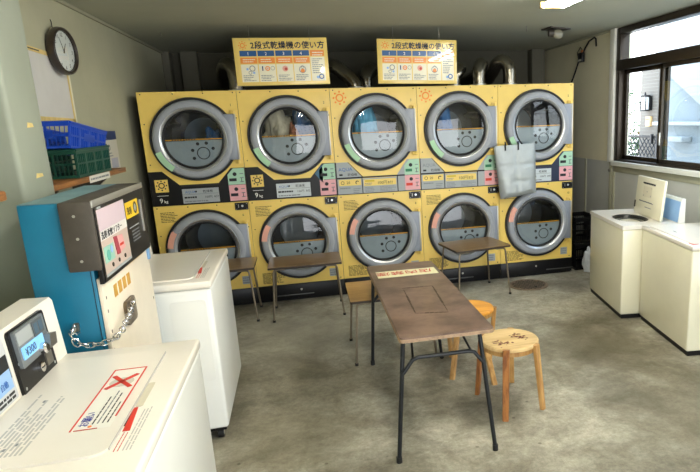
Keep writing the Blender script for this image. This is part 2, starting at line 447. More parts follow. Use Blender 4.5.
for z in (.1, 1.36): b.box(-.015, .015, 0, .95, z, z + .035, BLK, .003)
b.build('gate_frame', gt)
b = B(); b.box(-.05, -.01, .08, .12, 1.28, 1.42, BLK, .004); b.build('gate_latch', gt)
def bush(loc, r, h, label):
    t = thing('garden_shrub', label, 'shrub', loc)
    b = B()
    for k in range(5): b.cyl((0, 0, 0), (random.uniform(-r, r) * .5, random.uniform(-r, r) * .5, h * .8), .012, BOARD, .005, 6)
    b.build('stem', t)
    b = B(); i = b.mi(LEAF)
    for k in range(700):
        a = random.uniform(0, 2 * PI); q = r * math.sqrt(random.random()); z = h * (.25 + .75 * random.random())
        c = Vector((q * math.cos(a) * (1.1 - .4 * z / h), q * math.sin(a) * (1.1 - .4 * z / h), z))
        u = Vector((random.gauss(0, 1), random.gauss(0, 1), random.gauss(0, 1))).normalized(); v_ = u.orthogonal().normalized()
        s_ = random.uniform(.03, .055)
        b._f([b.v(c - u * s_), b.v(c + v_ * s_ * .45), b.v(c + u * s_), b.v(c - v_ * s_ * .45)], i)
    b.build('foliage', t, normals=False)
bush((7.6, 4.85, -.12), .42, 2.15, 'loose yellow green shrub growing beyond the garden gate, the taller one')
bush((6.75, 3.35, -.12), .28, 1.35, 'low green shrub just behind the lattice gate')

# ------------------------------------------------------------------ dryers
DW, ZT, ZM, ZB = .79, 1.927, .9687, .1635
DX, ZU, ZL = .4065, 1.526, .5645
GAP = .0035
FN = lambda x, z, y=0.: frame((x, y, z), (1, 0, 0), (0, 0, 1))   # facing -Y
def plate_hole(b, x0, x1, z0, z1, cx, cz, r, y0, y1, m):
    """front plate with a round hole; corner angles included"""
    i = b.mi(m)
    angs = sorted(set([2 * PI * k / 72 for k in range(72)] + [math.atan2(z - cz, x - cx) % (2 * PI) for x in (x0, x1) for z in (z0, z1)]))
    def outer(a):
        c, s_ = math.cos(a), math.sin(a); t = 1e9
        if c > 1e-9: t = min(t, (x1 - cx) / c)
        if c < -1e-9: t = min(t, (x0 - cx) / c)
        if s_ > 1e-9: t = min(t, (z1 - cz) / s_)
        if s_ < -1e-9: t = min(t, (z0 - cz) / s_)
        return cx + t * c, cz + t * s_
    R = []
    for a in angs:
        ox, oz = outer(a); ix, iz = cx + r * math.cos(a), cz + r * math.sin(a)
        R.append((b.v((ox, y0, oz)), b.v((ix, y0, iz)), b.v((ix, y1, iz)), b.v((ox, y1, oz))))
    n = len(R)
    for k in range(n):
        p, q = R[k], R[(k + 1) % n]
        for j in range(4): b._f([p[j], p[(j + 1) % 4], q[(j + 1) % 4], q[j]], i)
def sun_logo(b, u, v, r, m, M, w=0.):
    b.ring(u, v, r * .38, r * .58, m, w=w, M=M, n=20)
    for k in range(8):
        a = PI / 4 * k
        b.disc(u + r * math.cos(a) * .86, v + r * math.sin(a) * .86, r * .15, m, w=w, M=M, n=8)
def small_print(b, u0, u1, v0, v1, n, m, M, w=0., rag=.3, seed=0, thick=.4, dash=True):
    rnd = random.Random(seed)
    dv = (v1 - v0) / n
    for k in range(n):
        e = u1 - (u1 - u0) * rag * rnd.random()
        v = v1 - dv * (k + .8)
        u = u0
        while u < e:
            l = min(e - u, (u1 - u0) * rnd.uniform(.05, .22)) if dash else e - u
            b.rect(u, u + l, v, v + dv * thick, m, w=w, t=.0006, M=M); u += l + (u1 - u0) * .025
def dryer_door(root, cz, row, col, stickers=True):
    y0 = -.004
    M = frame((DX, y0, cz), (1, 0, 0), (0, 0, 1))
    d = B(M); d.lathe([(.262, -.02), (.262, .030), (.270, .040), (.278, .0435), (.306, .0425), (.319, .037), (.328, .026), (.332, .012), (.333, -.004), (.27, -.02)], DGREY, 72)
    d = d.build('door', root, **({}))
    g = B(M); g.lathe([(.333, -.004), (.336, .020), (.350, .020), (.354, -.004)], RUBB, 72, closed=True); g.build('gasket', d)
    s_ = B(M); s_.lathe([(.247, .022), (.249, .032), (.258, .042), (.269, .046), (.274, .040), (.262, .026)], SILV, 72, closed=True); s_.build('trim_ring', d)
    r = B(M); r.lathe([(.230, .014), (.232, .028), (.240, .033), (.250, .030), (.250, .014)], RUBB, 72, closed=True); r.build('glass_seal', d)
    gl = B(M); gl.lathe([(0, .032), (.09, .031), (.17, .027), (.234, .020)], GLASS, 72); gl.build('door_glass', d)
    h = B(); h.box(DX + .245, DX + .350, y0 - .034, y0 - .001, cz - .185, cz + .205, HGREY, .006)
    h.box(DX + .346, DX + .358, y0 - .040, y0 - .001, cz - .185, cz + .205, ALU, .003)
    for zz in (cz + .215, cz - .2):
        h.cyl((DX + .345, y0 - .02, zz - .018), (DX + .345, y0 - .02, zz + .012), .012, YEL, n=10)
        h.box(DX + .315, DX + .370, y0 - .014, y0, zz - .022, zz + .022, YEL, .003)
    h.build('hinge_plate', d)
    tb = B(M)
    if row == 'u': tb.sector(0, 0, .282, .330, math.radians(198), math.radians(232), TABG, w=.028, t=.0195, n=10)
    else: tb.sector(0, 0, .282, .330, math.radians(146), math.radians(174), TABP, w=.028, t=.0195, n=10)
    tb.build('pull_tab', d, label='pale green pull tab' if row == 'u' else 'pink pull tab')
    # lint cover just behind the glass, lower half
    lc = B(M)
    n = 24; a0, a1 = PI + .04, 2 * PI - .04
    pts = [(.238 * math.cos(a0 + (a1 - a0) * k / n), .238 * math.sin(a0 + (a1 - a0) * k / n)) for k in range(n + 1)]
    lc.prism(pts, -.012, .002, LINT)
    lc.ring(.062, -.118, .046, .054, INK, w=.002, t=.002)
    for a in (25, 70, 116, 162, 207):
        a = math.radians(a); lc.disc(.062 + .090 * math.cos(a), -.118 + .090 * math.sin(a), .014, INK, w=.002, t=.002, n=14)
    lc.build('lint_cover', d)
    st = B(M); st.rect(-.232, .232, -.004, .006, ORNG, w=-.004, t=.008)
    for k in range(9): st.rect(-.18 + k * .022, -.166 + k * .022, -.002, .004, INK, w=.004, t=.0006)
    st.build('caution_strip', d)
def dryer_drum(root, cz):
    M = frame((DX, .02, cz), (1, 0, 0), (0, 0, 1))
    b = B(M); b.lathe([(.325, 0), (.325, -.05), (.30, -.07), (.30, -.60), (.12, -.64), (0, -.64)], DRUM, 48)
    for k in range(3):
        a = 2 * PI * k / 3 + .5
        X = M.inverted() @ M @ RZ(a)
        b.box(.235, .302, -.02, .02, -.58, -.08, DRUM, .008, M=RZ(a))
    b.lathe([(.19, -.632), (.19, -.622), (.17, -.618), (0, -.618)], LINT, 32)
    b.build('drum', root)
COLS = ['leftmost', 'second from the left', 'middle', 'second from the right', 'rightmost']
LAB = ['yellow double stacked coin dryer at the left end of the row, behind the left washers',
       'yellow stacked dryer with pale laundry and blue cloth in its upper drum',
       'middle yellow stacked dryer, directly beyond the long brown table',
       'yellow stacked dryer between the middle one and the dryer with silver bag over its door',
       'yellow stacked dryer at right end of the row beside black crates']
for c in range(5):
    root = thing('stacked_dryer', LAB[c], 'dryer', (c * DW, 0, 0), 0, 'yellow double stacked coin dryers')
    b = B()
    for (x0_, x1_) in ((.003, .02), (DW - .02, DW - .003)): b.box(x0_, x1_, .004, .95, ZB, ZT - .002, BROWNB)
    b.box(.003, DW - .003, .004, .95, ZT - .02, ZT - .002, BROWNB); b.box(.003, DW - .003, .93, .95, ZB, ZT - .002, BROWNB)
    b.box(.003, DW - .003, .02, .95, ZM - .01, ZM + .01, BROWNB)
    b.build('cabinet', root)
    two = c in (2, 3)
    # front panels
    for nm, z0, z1, cz in (('upper_front_panel', ZM + .001, ZT, ZU), ('lower_front_panel', ZB, ZM - .002, ZL)):
        b = B(); plate_hole(b, GAP / 2, DW - GAP / 2, z0, z1, DX, cz, .334, 0, .012, YEL)
        FM = FN(0, 0, 0)
        for (u, v) in ((.03, z1 - .018), (.28, z1 - .018), (.52, z1 - .018), (DW - .03, z1 - .018), (.03, cz + .14), (DW - .03, z0 + .02) if nm[0] == 'l' else (.03, cz - .2), (DW - .022, cz + .17)):
            b.disc(u, v, .0055, INK, w=0, t=.002, n=8, M=FM)
        if nm[0] == 'l':
            small_print(b, .05, .20, z1 - .145, z1 - .05, 7, LINE, FM, seed=c)
            small_print(b, .05, .26, z0 + .02, z0 + .125, 9, LINE, FM, seed=c + 20, thick=.5)
            b.rect(.66, .735, z0 + .04, z0 + .115, LABG, w=0, M=FM, t=.001)
            small_print(b, .665, .73, z0 + .045, z0 + .11, 3, INKG, FM, w=.001, seed=c + 9)
            b.text('6 7 8 9 10'.split()[c], .725, z1 - .13, .03, INK, M=FM)
        else:
            b.text('1 2 3 4 5'.split()[c], .725, z1 - .13, .03, INK, M=FM)
            if two or c == 2: sun_logo(b, .085, z1 - .085, .062, SUN, FM)
            b.rect(.70, .765, ZM + .245, ZM + .247, LINE, M=FM)
        b.build(nm, root)
    dryer_door(root, ZU, 'u', c); dryer_door(root, ZL, 'l', c)
    dryer_drum(root, ZU); dryer_drum(root, ZL)
    # control strip between doors
    base = [BLK, BLK, LABG, LABG, NAVY][c]
    b = B(FN(0, ZM, 0)); H = .0035
    if two:
        b.prism([(.008, .298), (.112, .298), (.235, .160), (.235, .004), (.008, .004)], .0005, H, LABG)
        b.prism([(.570, .165), (.665, .300), (.782, .300), (.782, .004), (.570, .004)], .0005, H, LABG)
        b.rect(.238, .567, .004, .142, LABG, w=.0005, t=H - .0005)
        b.rect(.008, .782, .146, .160, BLK, w=.0005, t=H)
        b.rect(.232, .240, .004, .15, BLK, w=.0005, t=H); b.rect(.564, .573, .004, .15, BLK, w=.0005, t=H)
        b.rect(.0, .008, .0, .3, BLK, w=.0005, t=H); b.rect(.0, .79, -.001, .006, BLK, w=.0005, t=H)
        b.prism([(.112, .300), (.118, .300), (.246, .160), (.235, .160)], .0005, H + .0005, LINE)
    else:
        b.prism([(.002, .298), (.112, .298), (.24, .175), (.56, .175), (.672, .300), (.788, .300), (.788, .0), (.002, .0)], .0005, H, base)
        if c == 1: b.prism([(.60, .21), (.672, .294), (.672, .12)], H, H + .001, TEAL)
    if c == 0: pass
    b.build('control_panel', root)
    w_ = H
    if two:
        b = B(FN(0, ZM, 0))
        b.rect(.022, .225, .082, .140, SUN if False else mat('label_yellow', (232, 204, 110), .5), w=w_)
        b.ring(.055, .110, .012, .016, INK, w=w_ + .001); b.text('20', .09, .098, .034, INK, w=w_ + .001); b.sector(.19, .108, .010, .018, .5, 4.2, INK, w=w_ + .001)
        small_print(b, .03, .13, .05, .075, 1, INKG, None, w=w_, seed=3); small_print(b, .15, .22, .01, .06, 3, INKG, None, w=w_, seed=4)
        b.build('price_label', root)
        b = B(FN(0, ZM, 0)); b.text('AQUA', .026, .218, .044, INKB if c == 2 else INKG, w=w_); b.rect(.03, .06, .176, .192, INK, w=w_)
        b.text('乾燥機', .105, .172, .03, INK, w=w_); b.build('maker_label', root)
        b = B(FN(0, ZM, 0)); b.rect(.25, .555, .070, .132, MATS['label_yellow'], w=w_); b.rect(.262, .35, .108, .124, mat('label_gold', (206, 180, 40), .5), w=w_ + .001)
        b.text('100円', .375, .082, .038, INK, w=w_ + .001); b.text('8分', .475, .082, .034, INK, w=w_ + .001)
        small_print(b, .26, .34, .075, .103, 2, INKG, None, w=w_ + .001, seed=5); small_print(b, .26, .36, .012, .064, 4, INKG, None, w=w_, seed=6)
        small_print(b, .40, .55, .012, .064, 4, INKG, None, w=w_, seed=7); b.build('instruction_label', root)
    else:
        if c != 4:
            b = B(FN(0, ZM, 0)); b.rect(.042, .148, .120, .228, YEL, w=w_)
            sun_logo(b, .095, .178, .045, INK, None, w=w_ + .001)
            b.rect(.05, .14, .088, .091, WHITE, w=w_); b.text('9', .062, .028, .058, WHITE, w=w_); b.text('kg', .098, .028, .034, WHITE, w=w_)
            b.build('capacity_badge', root)
        b = B(FN(0, ZM, 0)); b.rect(.245, .56, .158, .17, INK, w=w_); b.rect(.252, .553, .012, .138, LABW if c else LABG, w=w_)
        b.text('AQUA', .275, .100, .030, INKB, w=w_ + .001); b.disc(.365, .112, .008, INK, w=w_ + .001); b.text('乾燥機', .42, .100, .028, INK, w=w_ + .001)
        b.rect(.26, .545, .088, .091, INKG, w=w_ + .001); b.text('100円', .43, .052, .026, INK, w=w_ + .001); b.text('8分', .51, .052, .026, INK, w=w_ + .001)
        small_print(b, .265, .40, .048, .085, 1, INK, None, w=w_ + .001, seed=c); small_print(b, .265, .47, .018, .042, 1, INKG, None, w=w_ + .001, seed=c + 3)
        b.build('instruction_label', root)
    for nm, m, v0, v1 in (('price_sticker', GRN, .153, .290), ('price_sticker', PNK, .020, .149)):
        b = B(FN(0, ZM, 0))
        if v0 > .1: b.prism([(.640, .153), (.784, .153), (.784, .296), (.690, .296), (.640, .242)], w_, w_ + .001, m)
        else: b.rect(.640, .784, .010, .150, m, w=w_, t=.001)
        b.disc(.700, v0 + .092, .017, INK, w=w_ + .001, n=14)
        b.rect(.650, .712, v0 + .03, v0 + .056, INK if not two else mat('ink_green', (30, 120, 80), .5) if m is GRN else RED, w=w_ + .001)
        for k in range(3): b.rect(.742, .772, v0 + .02 + k * .035, v0 + .027 + k * .035, INKG, w=w_ + .001)
        b.rect(.752, .757, v0 + .018, v0 + .06, INK, w=w_ + .001)
        b.build(nm, root, label='green price sticker' if m is GRN else 'pink price sticker')
    b = B(FN(0, ZM, 0)); b.rrect(.672, .784, -.075, -.010, 0, .008, .004, BLK); b.disc(.735, -.040, .010, SILV, w=.008, t=.003, n=16)
    for u in (.684, .772):
        for v in (-.066, -.02): b.disc(u, v, .003, ALU, w=.008, n=8)
    b.rect(.70, .704, -.055, -.025, ALU, w=.008); b.build('coin_slot', root)
    # kick plate
    b = B(); b.box(0, DW, .03, .9, .0, ZB, BLK); b.box(.002, DW - .002, -.006, .03, .018, ZB - .004, BLK, .003)
    b.disc(DX - .02, .105, .010, ALU, w=0, t=.004, n=12, M=FN(0, 0, -.006)); b.box(.12 if c != 4 else .5, .5 if c != 4 else .8, -.012, -.006, .052, .062, mat('steel_rail', (96, 96, 94), .4, .7), .001)
    b.build('kick_plate', root)

# laundry inside drums, plus one glass reflection modelled as a cloth lump
def cloth(loc, size, m, label, seed, group=None, amp=.35):
    b = B(); i = b.mi(m)
    bm = bmesh.new(); bmesh.ops.create_icosphere(bm, subdivisions=5, radius=1)
    for v in bm.verts:
        p = v.co.copy()
        n = noise.fractal(p * 1.6 + Vector((seed, 0, 0)), .9, 2.2, 5) * amp + abs(noise.noise(p * 3.2 + Vector((0, seed, 0)))) * amp * .5
        q = p * (1 + n); q.z = max(q.z, -.45)
        v.co = Vector((q.x * size[0], q.y * size[1], (q.z + .45) * size[2]))
    me = bpy.data.meshes.new('c'); bm.to_mesh(me); bm.free(); b.bm.from_mesh(me); bpy.data.meshes.remove(me)
    for f in b.bm.faces: f.smooth = True; f.material_index = i
    o = b.build('laundry', sharp=180); o.location = loc; return tag(o, label, 'clothes', group)
x1_ = DW + DX
cloth((x1_ - .085, .18, ZU - .262), (.13, .10, .36), CLOTHW, 'crumpled beige white clothes behind glass of the upper dryer door', 1)
cloth((x1_ + .13, .27, ZU - .25), (.10, .12, .38), CLOTHB, 'blue cloth beside the beige clothes in the upper drum', 5)
cloth((x1_ + .045, .09, ZU - .255), (.05, .04, .24), CLOTHR, 'small brown garment between beige and blue laundry in the drum', 9)
cloth((DX + .13, .22, ZU - .25), (.09, .10, .22), CLOTHB, 'small blue cloth in the upper drum of the leftmost dryer', 12)
cloth((2 * DW + DX - .10, .2, ZU - .26), (.12, .11, .40), mat('reflection_cyan', (96, 176, 214), .9, var=.15), 'light blue glass reflection modelled as a lump in the upper drum of the middle dryer', 15, amp=.2)  # pale blue reflection on the door glass, put in as a coloured lump
cloth((3 * DW + DX - .11, .2, ZU - .26), (.09, .09, .34), CLOTHB, 'blue cloth in upper drum of the dryer second from right', 18, amp=.2)

# ------------------------------------------------------------------ hanging signs
def hanging_sign(x0, x1, z0, z1, y, tilt, label, seed, wires):
    W_, H_ = x1 - x0, z1 - z0
    t = thing('hanging_sign', label, 'sign', ((x0 + x1) / 2, y, z0), 0, None, 0, tilt)
    M = frame((-W_ / 2, 0, 0), (1, 0, 0), (0, 0, 1))
    b = B(M); b.box(0, W_, 0, H_, -.012, 0, SGYEL, .002); b.build('board', t)
    b = B(M); s_ = W_ / .766
    f = lambda u0, u1, v0, v1, m, w=0.: b.rect(u0 * s_, u1 * s_, v0, v1, m, w=w)
    f(.03, .738, .025, .36, SGYEL, .0)
    U = [.045, .188, .332, .475]
    for k, u in enumerate(U):
        f(u, u + .135, .238, .283, SGBLU, .001); b.text('1234'[k], (u + .058) * s_, .246, .036, WHITE, w=.002)
        f(u, u + .135, .180, .228, SGORG, .001)
        small_print(b, (u + .02) * s_, (u + .12) * s_, .187, .222, 2, SGWHT, None, w=.002, rag=.2, seed=k + seed)
        f(u, u + .135, .030, .172, SGWHT, .001)
        c = (u + .07) * s_
        if k == 0:
            b.ring(c + .02, .14, .018, .024, INKG, w=.002); b.disc(c - .02, .135, .010, BLUEP, w=.002); b.ring(c, .105, .010, .014, INKG, w=.002); b.disc(c + .03, .105, .010, BLUEP, w=.002)
        elif k == 1:
            b.rect(c - .045, c - .036, .12, .158, SGTXT, w=.002); b.ring(c, .138, .012, .020, SGORG, w=.002); b.disc(c, .138, .008, TABP, w=.002); b.ring(c + .042, .14, .014, .017, INKG, w=.002)
        elif k == 2:
            b.disc(c, .135, .024, TABP, w=.002); b.disc(c + .006, .132, .012, REDD, w=.003)
        else:
            b.ring(c, .125, .024, .029, INKG, w=.002); b.disc(c, .115, .017, SGORG, w=.002); b.ring(c, .145, .010, .013, INKG, w=.002)
        small_print(b, (u + .012) * s_, (u + .128) * s_, .036, .09, 4, INKG, None, w=.002, rag=.5, seed=k + seed + 9)
    f(.618, .735, .235, .283, SGORG, .001); f(.618, .735, .030, .228, SGWHT, .001)
    small_print(b, .635 * s_, .725 * s_, .235, .275, 2, SGWHT, None, w=.002, rag=.1, seed=seed)
    small_print(b, .628 * s_, .728 * s_, .09, .22, 8, INKG, None, w=.002, rag=.5, seed=seed + 3)
    b.ring(.70 * s_, .065, .014, .022, INKB, w=.002); b.disc(.67 * s_, .06, .012, BLUEP, w=.002)
    sun_logo(b, .075 * s_, .325, .034, SUN, None, w=.001)
    b.text('2段式乾燥機の使い方', .135 * s_, .302, .064 * s_, SGTXT, w=.001)
    for dx_, dy_ in ((.0022, 0), (.0011, .0016), (.0011, -.0016)): b.text('2段式乾燥機の使い方', .135 * s_ + dx_, .302 + dy_, .064 * s_, SGTXT, w=.001)
    b.build('printed_face', t)
    for wx in wires:
        q = B(); top = ZC - z0
        q.cyl((wx, .006, H_ - .01), (wx, .006, top), .0018, STEEL, n=6); q.cyl((wx, .004, H_ - .02), (wx, .004, H_ - .005), .005, STEEL, n=8)
        q.build('hanging_wire', t)
    return t
hanging_sign(.818, 1.587, 1.957, 2.342, -.10, -.004, 'yellow instruction sign hanging over the leftmost pair of dryers, left of two', 1, (-.25, .24))
hanging_sign(2.010, 2.735, 1.945, 2.325, -.10, .022, 'yellow instruction sign hanging over the middle dryers, right of two', 4, (-.22, .20))

# ------------------------------------------------------------------ exhaust ducts above the dryers
def duct(pts, r, label, name='exhaust_duct'):
    P = [Vector(p) for p in pts]; out = []
    for k in range(len(P) - 1):
        p0 = P[max(k - 1, 0)]; p1 = P[k]; p2 = P[k + 1]; p3 = P[min(k + 2, len(P) - 1)]
        for j in range(6):
            t = j / 6
            out.append(.5 * ((2 * p1) + (p2 - p0) * t + (2 * p0 - 5 * p1 + 4 * p2 - p3) * t * t + (-p0 + 3 * p1 - 3 * p2 + p3) * t ** 3))
    out.append(P[-1])
    o0 = out[0].copy()
    b = B(); b.tube([p - o0 for p in out], r, DUCT, 20, taper=[1 + .03 * (k % 2) for k in range(len(out))])
    b.cyl((0, 0, .0), (0, 0, .03), r * 1.12, ALU, n=20)
    return solo(name, b, label, 'duct', o0)
zt = ZT + .001
duct([(.76, .45, zt), (.76, .45, zt + .13), (.74, .47, zt + .22), (.68, .56, zt + .26), (.62, .75, zt + .20), (.60, 1.2, zt + .12), (.60, YB - .02, zt + .12)], .066, 'dark aluminium duct elbow left of the left hanging sign')
duct([(1.86, .45, zt), (1.84, .45, zt + .07), (1.76, .5, zt + .16), (1.66, .6, zt + .24), (1.58, .9, zt + .25), (1.55, YB - .02, zt + .25)], .066, 'slanting duct between the two hanging signs')
duct([(1.98, .62, zt), (1.98, .62, zt + .12), (2.02, .7, zt + .2), (2.1, 1.0, zt + .22), (2.1, YB - .02, zt + .2)], .06, 'duct mostly hidden behind left edge of the right hanging sign')
duct([(2.86, .5, zt), (2.87, .5, zt + .1), (2.92, .52, zt + .17), (2.95, .7, zt + .2), (2.95, YB - .02, zt + .2)], .062, 'duct just right of the right hanging sign')
duct([(3.10, .42, zt), (3.10, .42, zt + .13), (3.12, .44, zt + .20), (3.16, .5, zt + .23), (3.18, .65, zt + .18), (3.17, 1.0, zt + .12), (3.17, YB - .02, zt + .12)], .066, 'bent shiny duct, left one of the pair beside the right sign')
duct([(3.43, .42, zt), (3.43, .42, zt + .12), (3.42, .43, zt + .20), (3.38, .46, zt + .25), (3.335, .52, zt + .24), (3.325, .66, zt + .16), (3.33, 1.0, zt + .08), (3.33, YB - .02, zt + .08)], .066, 'arched shiny duct with bright vertical end, rightmost above the dryers')

# ------------------------------------------------------------------ ceiling things
fx = thing('fluorescent_light', 'bright twin tube fluorescent ceiling light at the top of the view', 'light', (3.11, -2.05, ZC))
b = B(); b.box(-.04, .04, -.66, .66, -.05, 0, FIXW, .006)
for y in (-.64, .64): b.box(-.095, .095, y - .015, y + .015, -.075, -.03, mat('lampholder_brown', (130, 110, 70), .5), .006)
b.build('fixture_housing', fx)
for x in (-.07, .07):
    b = B(); b.cyl((x, -.62, -.057), (x, .62, -.057), .015, TUBE, n=14); b.build('fluorescent_tube', fx)
fx2 = thing('fluorescent_light', 'second twin tube fluorescent ceiling light, nearer the entrance and the left washers', 'light', (1.75, -3.75, ZC))
for src in list(fx.children):
    cp_ = src.copy(); COL.objects.link(cp_); cp_.parent = fx2
sd = thing('ceiling_lamp', 'small unlit ceiling spotlight on a triangular base near the right corner', 'lamp', (3.76, -.02, ZC))
b = B(); b.prism([(-.10, -.09), (.16, .03), (.10, .16), (-.12, .10)], -.014, 0, BROWNB); b.build('base_plate', sd)
b = B(); b.tube([(-.05, -.0, -.01), (-.06, -.02, -.03), (-.06, -.03, -.05)], .012, BROWNB, 8); b.cyl((-.10, -.03, -.055), (-.055, -.035, -.055), .032, BROWNB, .036); b.build('lamp_socket', sd)
b = B(M=T(-.055, -.035, -.055) @ RY(PI / 2 + .2)); b.lathe([(.030, 0), (.042, .03), (.046, .06), (.036, .085), (0, .095)], mat('bulb_glass', (140, 136, 118), .25, coat=.5), 24); b.build('lamp_bulb', sd)
b = B(); b.cyl((0, 0, -.05), (0, 0, 0), .004, STEEL, n=6)
solo('ceiling_hook', b, 'tiny metal hook in the ceiling left of the spotlight', 'hook', (3.42, -.1, ZC))
b = B(); b.cyl((0, 0, -.03), (0, 0, 0), .004, STEEL, n=6)
solo('ceiling_hook', b, 'tiny metal hook in the ceiling near the back left corner', 'hook', (.2, .3, ZC))
# cable and junction box on the right wall
b = B(); b.tube([(0, 1.02, 1.99 - 2.2), (0, .93, 2.09 - 2.2), (-.01, .83, 2.19 - 2.2), (-.012, .76, 2.24 - 2.2), (-.015, .70, 2.28 - 2.2), (-.01, .66, 2.33 - 2.2), (-.008, .58, 2.385 - 2.2), (-.01, .50, 2.40 - 2.2), (-.012, .45, 2.408 - 2.2), (-.01, .42, 2.39 - 2.2), (-.01, .41, 2.315 - 2.2)], .009, RUBB, 8)
b.tube([(0, .84, 2.2 - 2.2), (.0, .88, 2.3 - 2.2), (0, .80, 2.35 - 2.2), (0, .74, 2.29 - 2.2)], .005, RUBB, 6)
solo('wall_cable', b, 'black cable looping up the beige wall beside the window', 'cable', (XR - .012, 0, 2.2))
b = B(); b.box(-.035, 0, -.055, .055, -.05, .05, BLK, .006); b.box(-.037, -.034, -.035, .035, -.04, -.02, mat('box_label', (196, 196, 184), .5)); b.box(-.03, -.01, -.04, -.01, .05, .075, mat('connector_orange', (190, 110, 50), .5), .003)
solo('junction_box', b, 'small black junction box on the cable high on the beige wall', 'box', (XR - .014, .74, 2.235))
# switch knobs on wall
b = B(M=frame((0, 0, 0), (0, -1, 0), (0, 0, 1))); b.lathe([(.018, 0), (.018, .012), (.012, .018), (0, .019)], STEEL, 16)
solo('round_stud', b, 'small round metal knob on the vertical batten below the window', 'knob', (XR - .013, .065, 1.045))

# ------------------------------------------------------------------ wall clock
ck = thing('wall_clock', 'round dark wooden wall clock hanging high on the left wall', 'clock', (XL + .03, -1.365, 2.105), math.radians(-9))
ck.scale = (.84, .84, .84)
M = frame((0, 0, 0), (0, 1, 0), (0, 0, 1))
b = B(M); b.lathe([(0, -.012), (.150, -.012), (.160, 0), (.166, .025), (.160, .05), (.148, .055), (.138, .045), (.138, .028)], CLKR, 56); b.build('clock_case', ck)
b = B(M); b.disc(0, 0, .139, CLKF, w=.028, t=.002, n=56)
for k in range(12):
    a = PI / 2 - PI / 6 * (k + 1); s_ = str(k + 1)
    b.text(s_, .112 * math.cos(a), .112 * math.sin(a) - .012, .034, INK, w=.030, align='CENTER')
for k in range(60):
    a = 2 * PI * k / 60; b.rect(.128, .134, -.0007, .0007, INK, w=.030, M=RZ(a))
b.build('clock_dial', ck)
for nm, a, l, wd in (('hour_hand', 58, .065, .004), ('minute_hand', 115, .10, .003)):
    b = B(M); b.prism([(-.015, -wd), (l, -wd * .4), (l, wd * .4), (-.015, wd)], .0325, .034, INK, M=RZ(math.radians(a))); b.disc(0, 0, .007, INK, w=.0325, t=.002); b.build(nm, ck)
b = B(M); b.lathe([(.138, .040), (.08, .046), (0, .048)], GLASS, 48); b.build('clock_glass', ck)
b = B(); b.tube([(-.02, 0, .15), (-.02, 0, .20), (-.024, 0, .215)], .003, RUBB, 6); b.build('hanging_hook', ck)

# ------------------------------------------------------------------ posters, shelf and crates on left wall
LF = lambda y, z, x=XL: frame((x, y, z), (0, 1, 0), (0, 0, 1))    # facing +X
M = frame((0, 0, 0), (0, 1, -.02), (0, 0, 1))
b = B(M); b.rect(0, .70, 0, .40, PAPER, w=0, t=.002)
for r_ in ((0, .70, .375, .40), (0, .70, 0, .025), (.675, .70, 0, .40), (0, .025, 0, .40)): b.rect(*r_, TAPE, w=.002, t=.001)
b.rect(.12, .30, .385, .392, BROWNB, w=.003); b.rect(-.03, .0, -.03, .43, mat('poster_margin', (226, 222, 196), .6), w=0, t=.001); b.rect(.70, .73, -.02, .42, MATS['poster_margin'], w=0, t=.001)
o = b.build('wall_poster'); o.location = (XL + .001, -1.91, 1.70); tag(o, 'blank white poster edged with yellowed tape on the wall under the clock', 'poster')
b = B(LF(0, 0, 0)); b.rect(0, .40, 0, .29, mat('notice_paper', (196, 192, 178), .6), t=.002); b.rect(.0, .40, .225, .29, SGTXT, w=.002)
b.text('乾燥機', .02, .238, .045, LABW, w=.003); b.ring(.12, .17, .022, .032, INK, w=.002); b.ring(.19, .17, .016, .022, INK, w=.002)
small_print(b, .08, .30, .10, .14, 2, INKG, None, w=.002, seed=2); b.rect(.20, .36, .015, .09, mat('notice_grey', (160, 160, 176), .6), w=.002)
o = b.build('wall_notice'); o.location = (XL + .002, -.81, 1.335); tag(o, 'small notice with dark blue header on the left wall past the shelf', 'notice')
sh = thing('wall_shelf', 'wooden wall shelf under the crates with white strip label', 'shelf', (XL, -2.45, 1.362))
b = B(); b.box(0, .255, 0, 1.22, 0, .028, BOARD, .002); b.build('shelf_board', sh)
for y in (.2, 1.0):
    b = B(); b.prism([(0, 0), (.20, 0), (.20, -.02), (.03, -.16), (0, -.16)], -.012, .012, BROWNB, M=frame((0, y, 0), (1, 0, 0), (0, 0, 1))); b.build('bracket', sh)
b = B(M=frame((.256, 0, 0), (0, 1, 0), (0, 0, 1))); b.rect(.50, .86, -.008, .03, mat('strip_label', (214, 210, 200), .5)); small_print(b, .52, .84, 0, .026, 1, INKG, None, w=.001, rag=.05, seed=4); b.build('strip_label', sh)
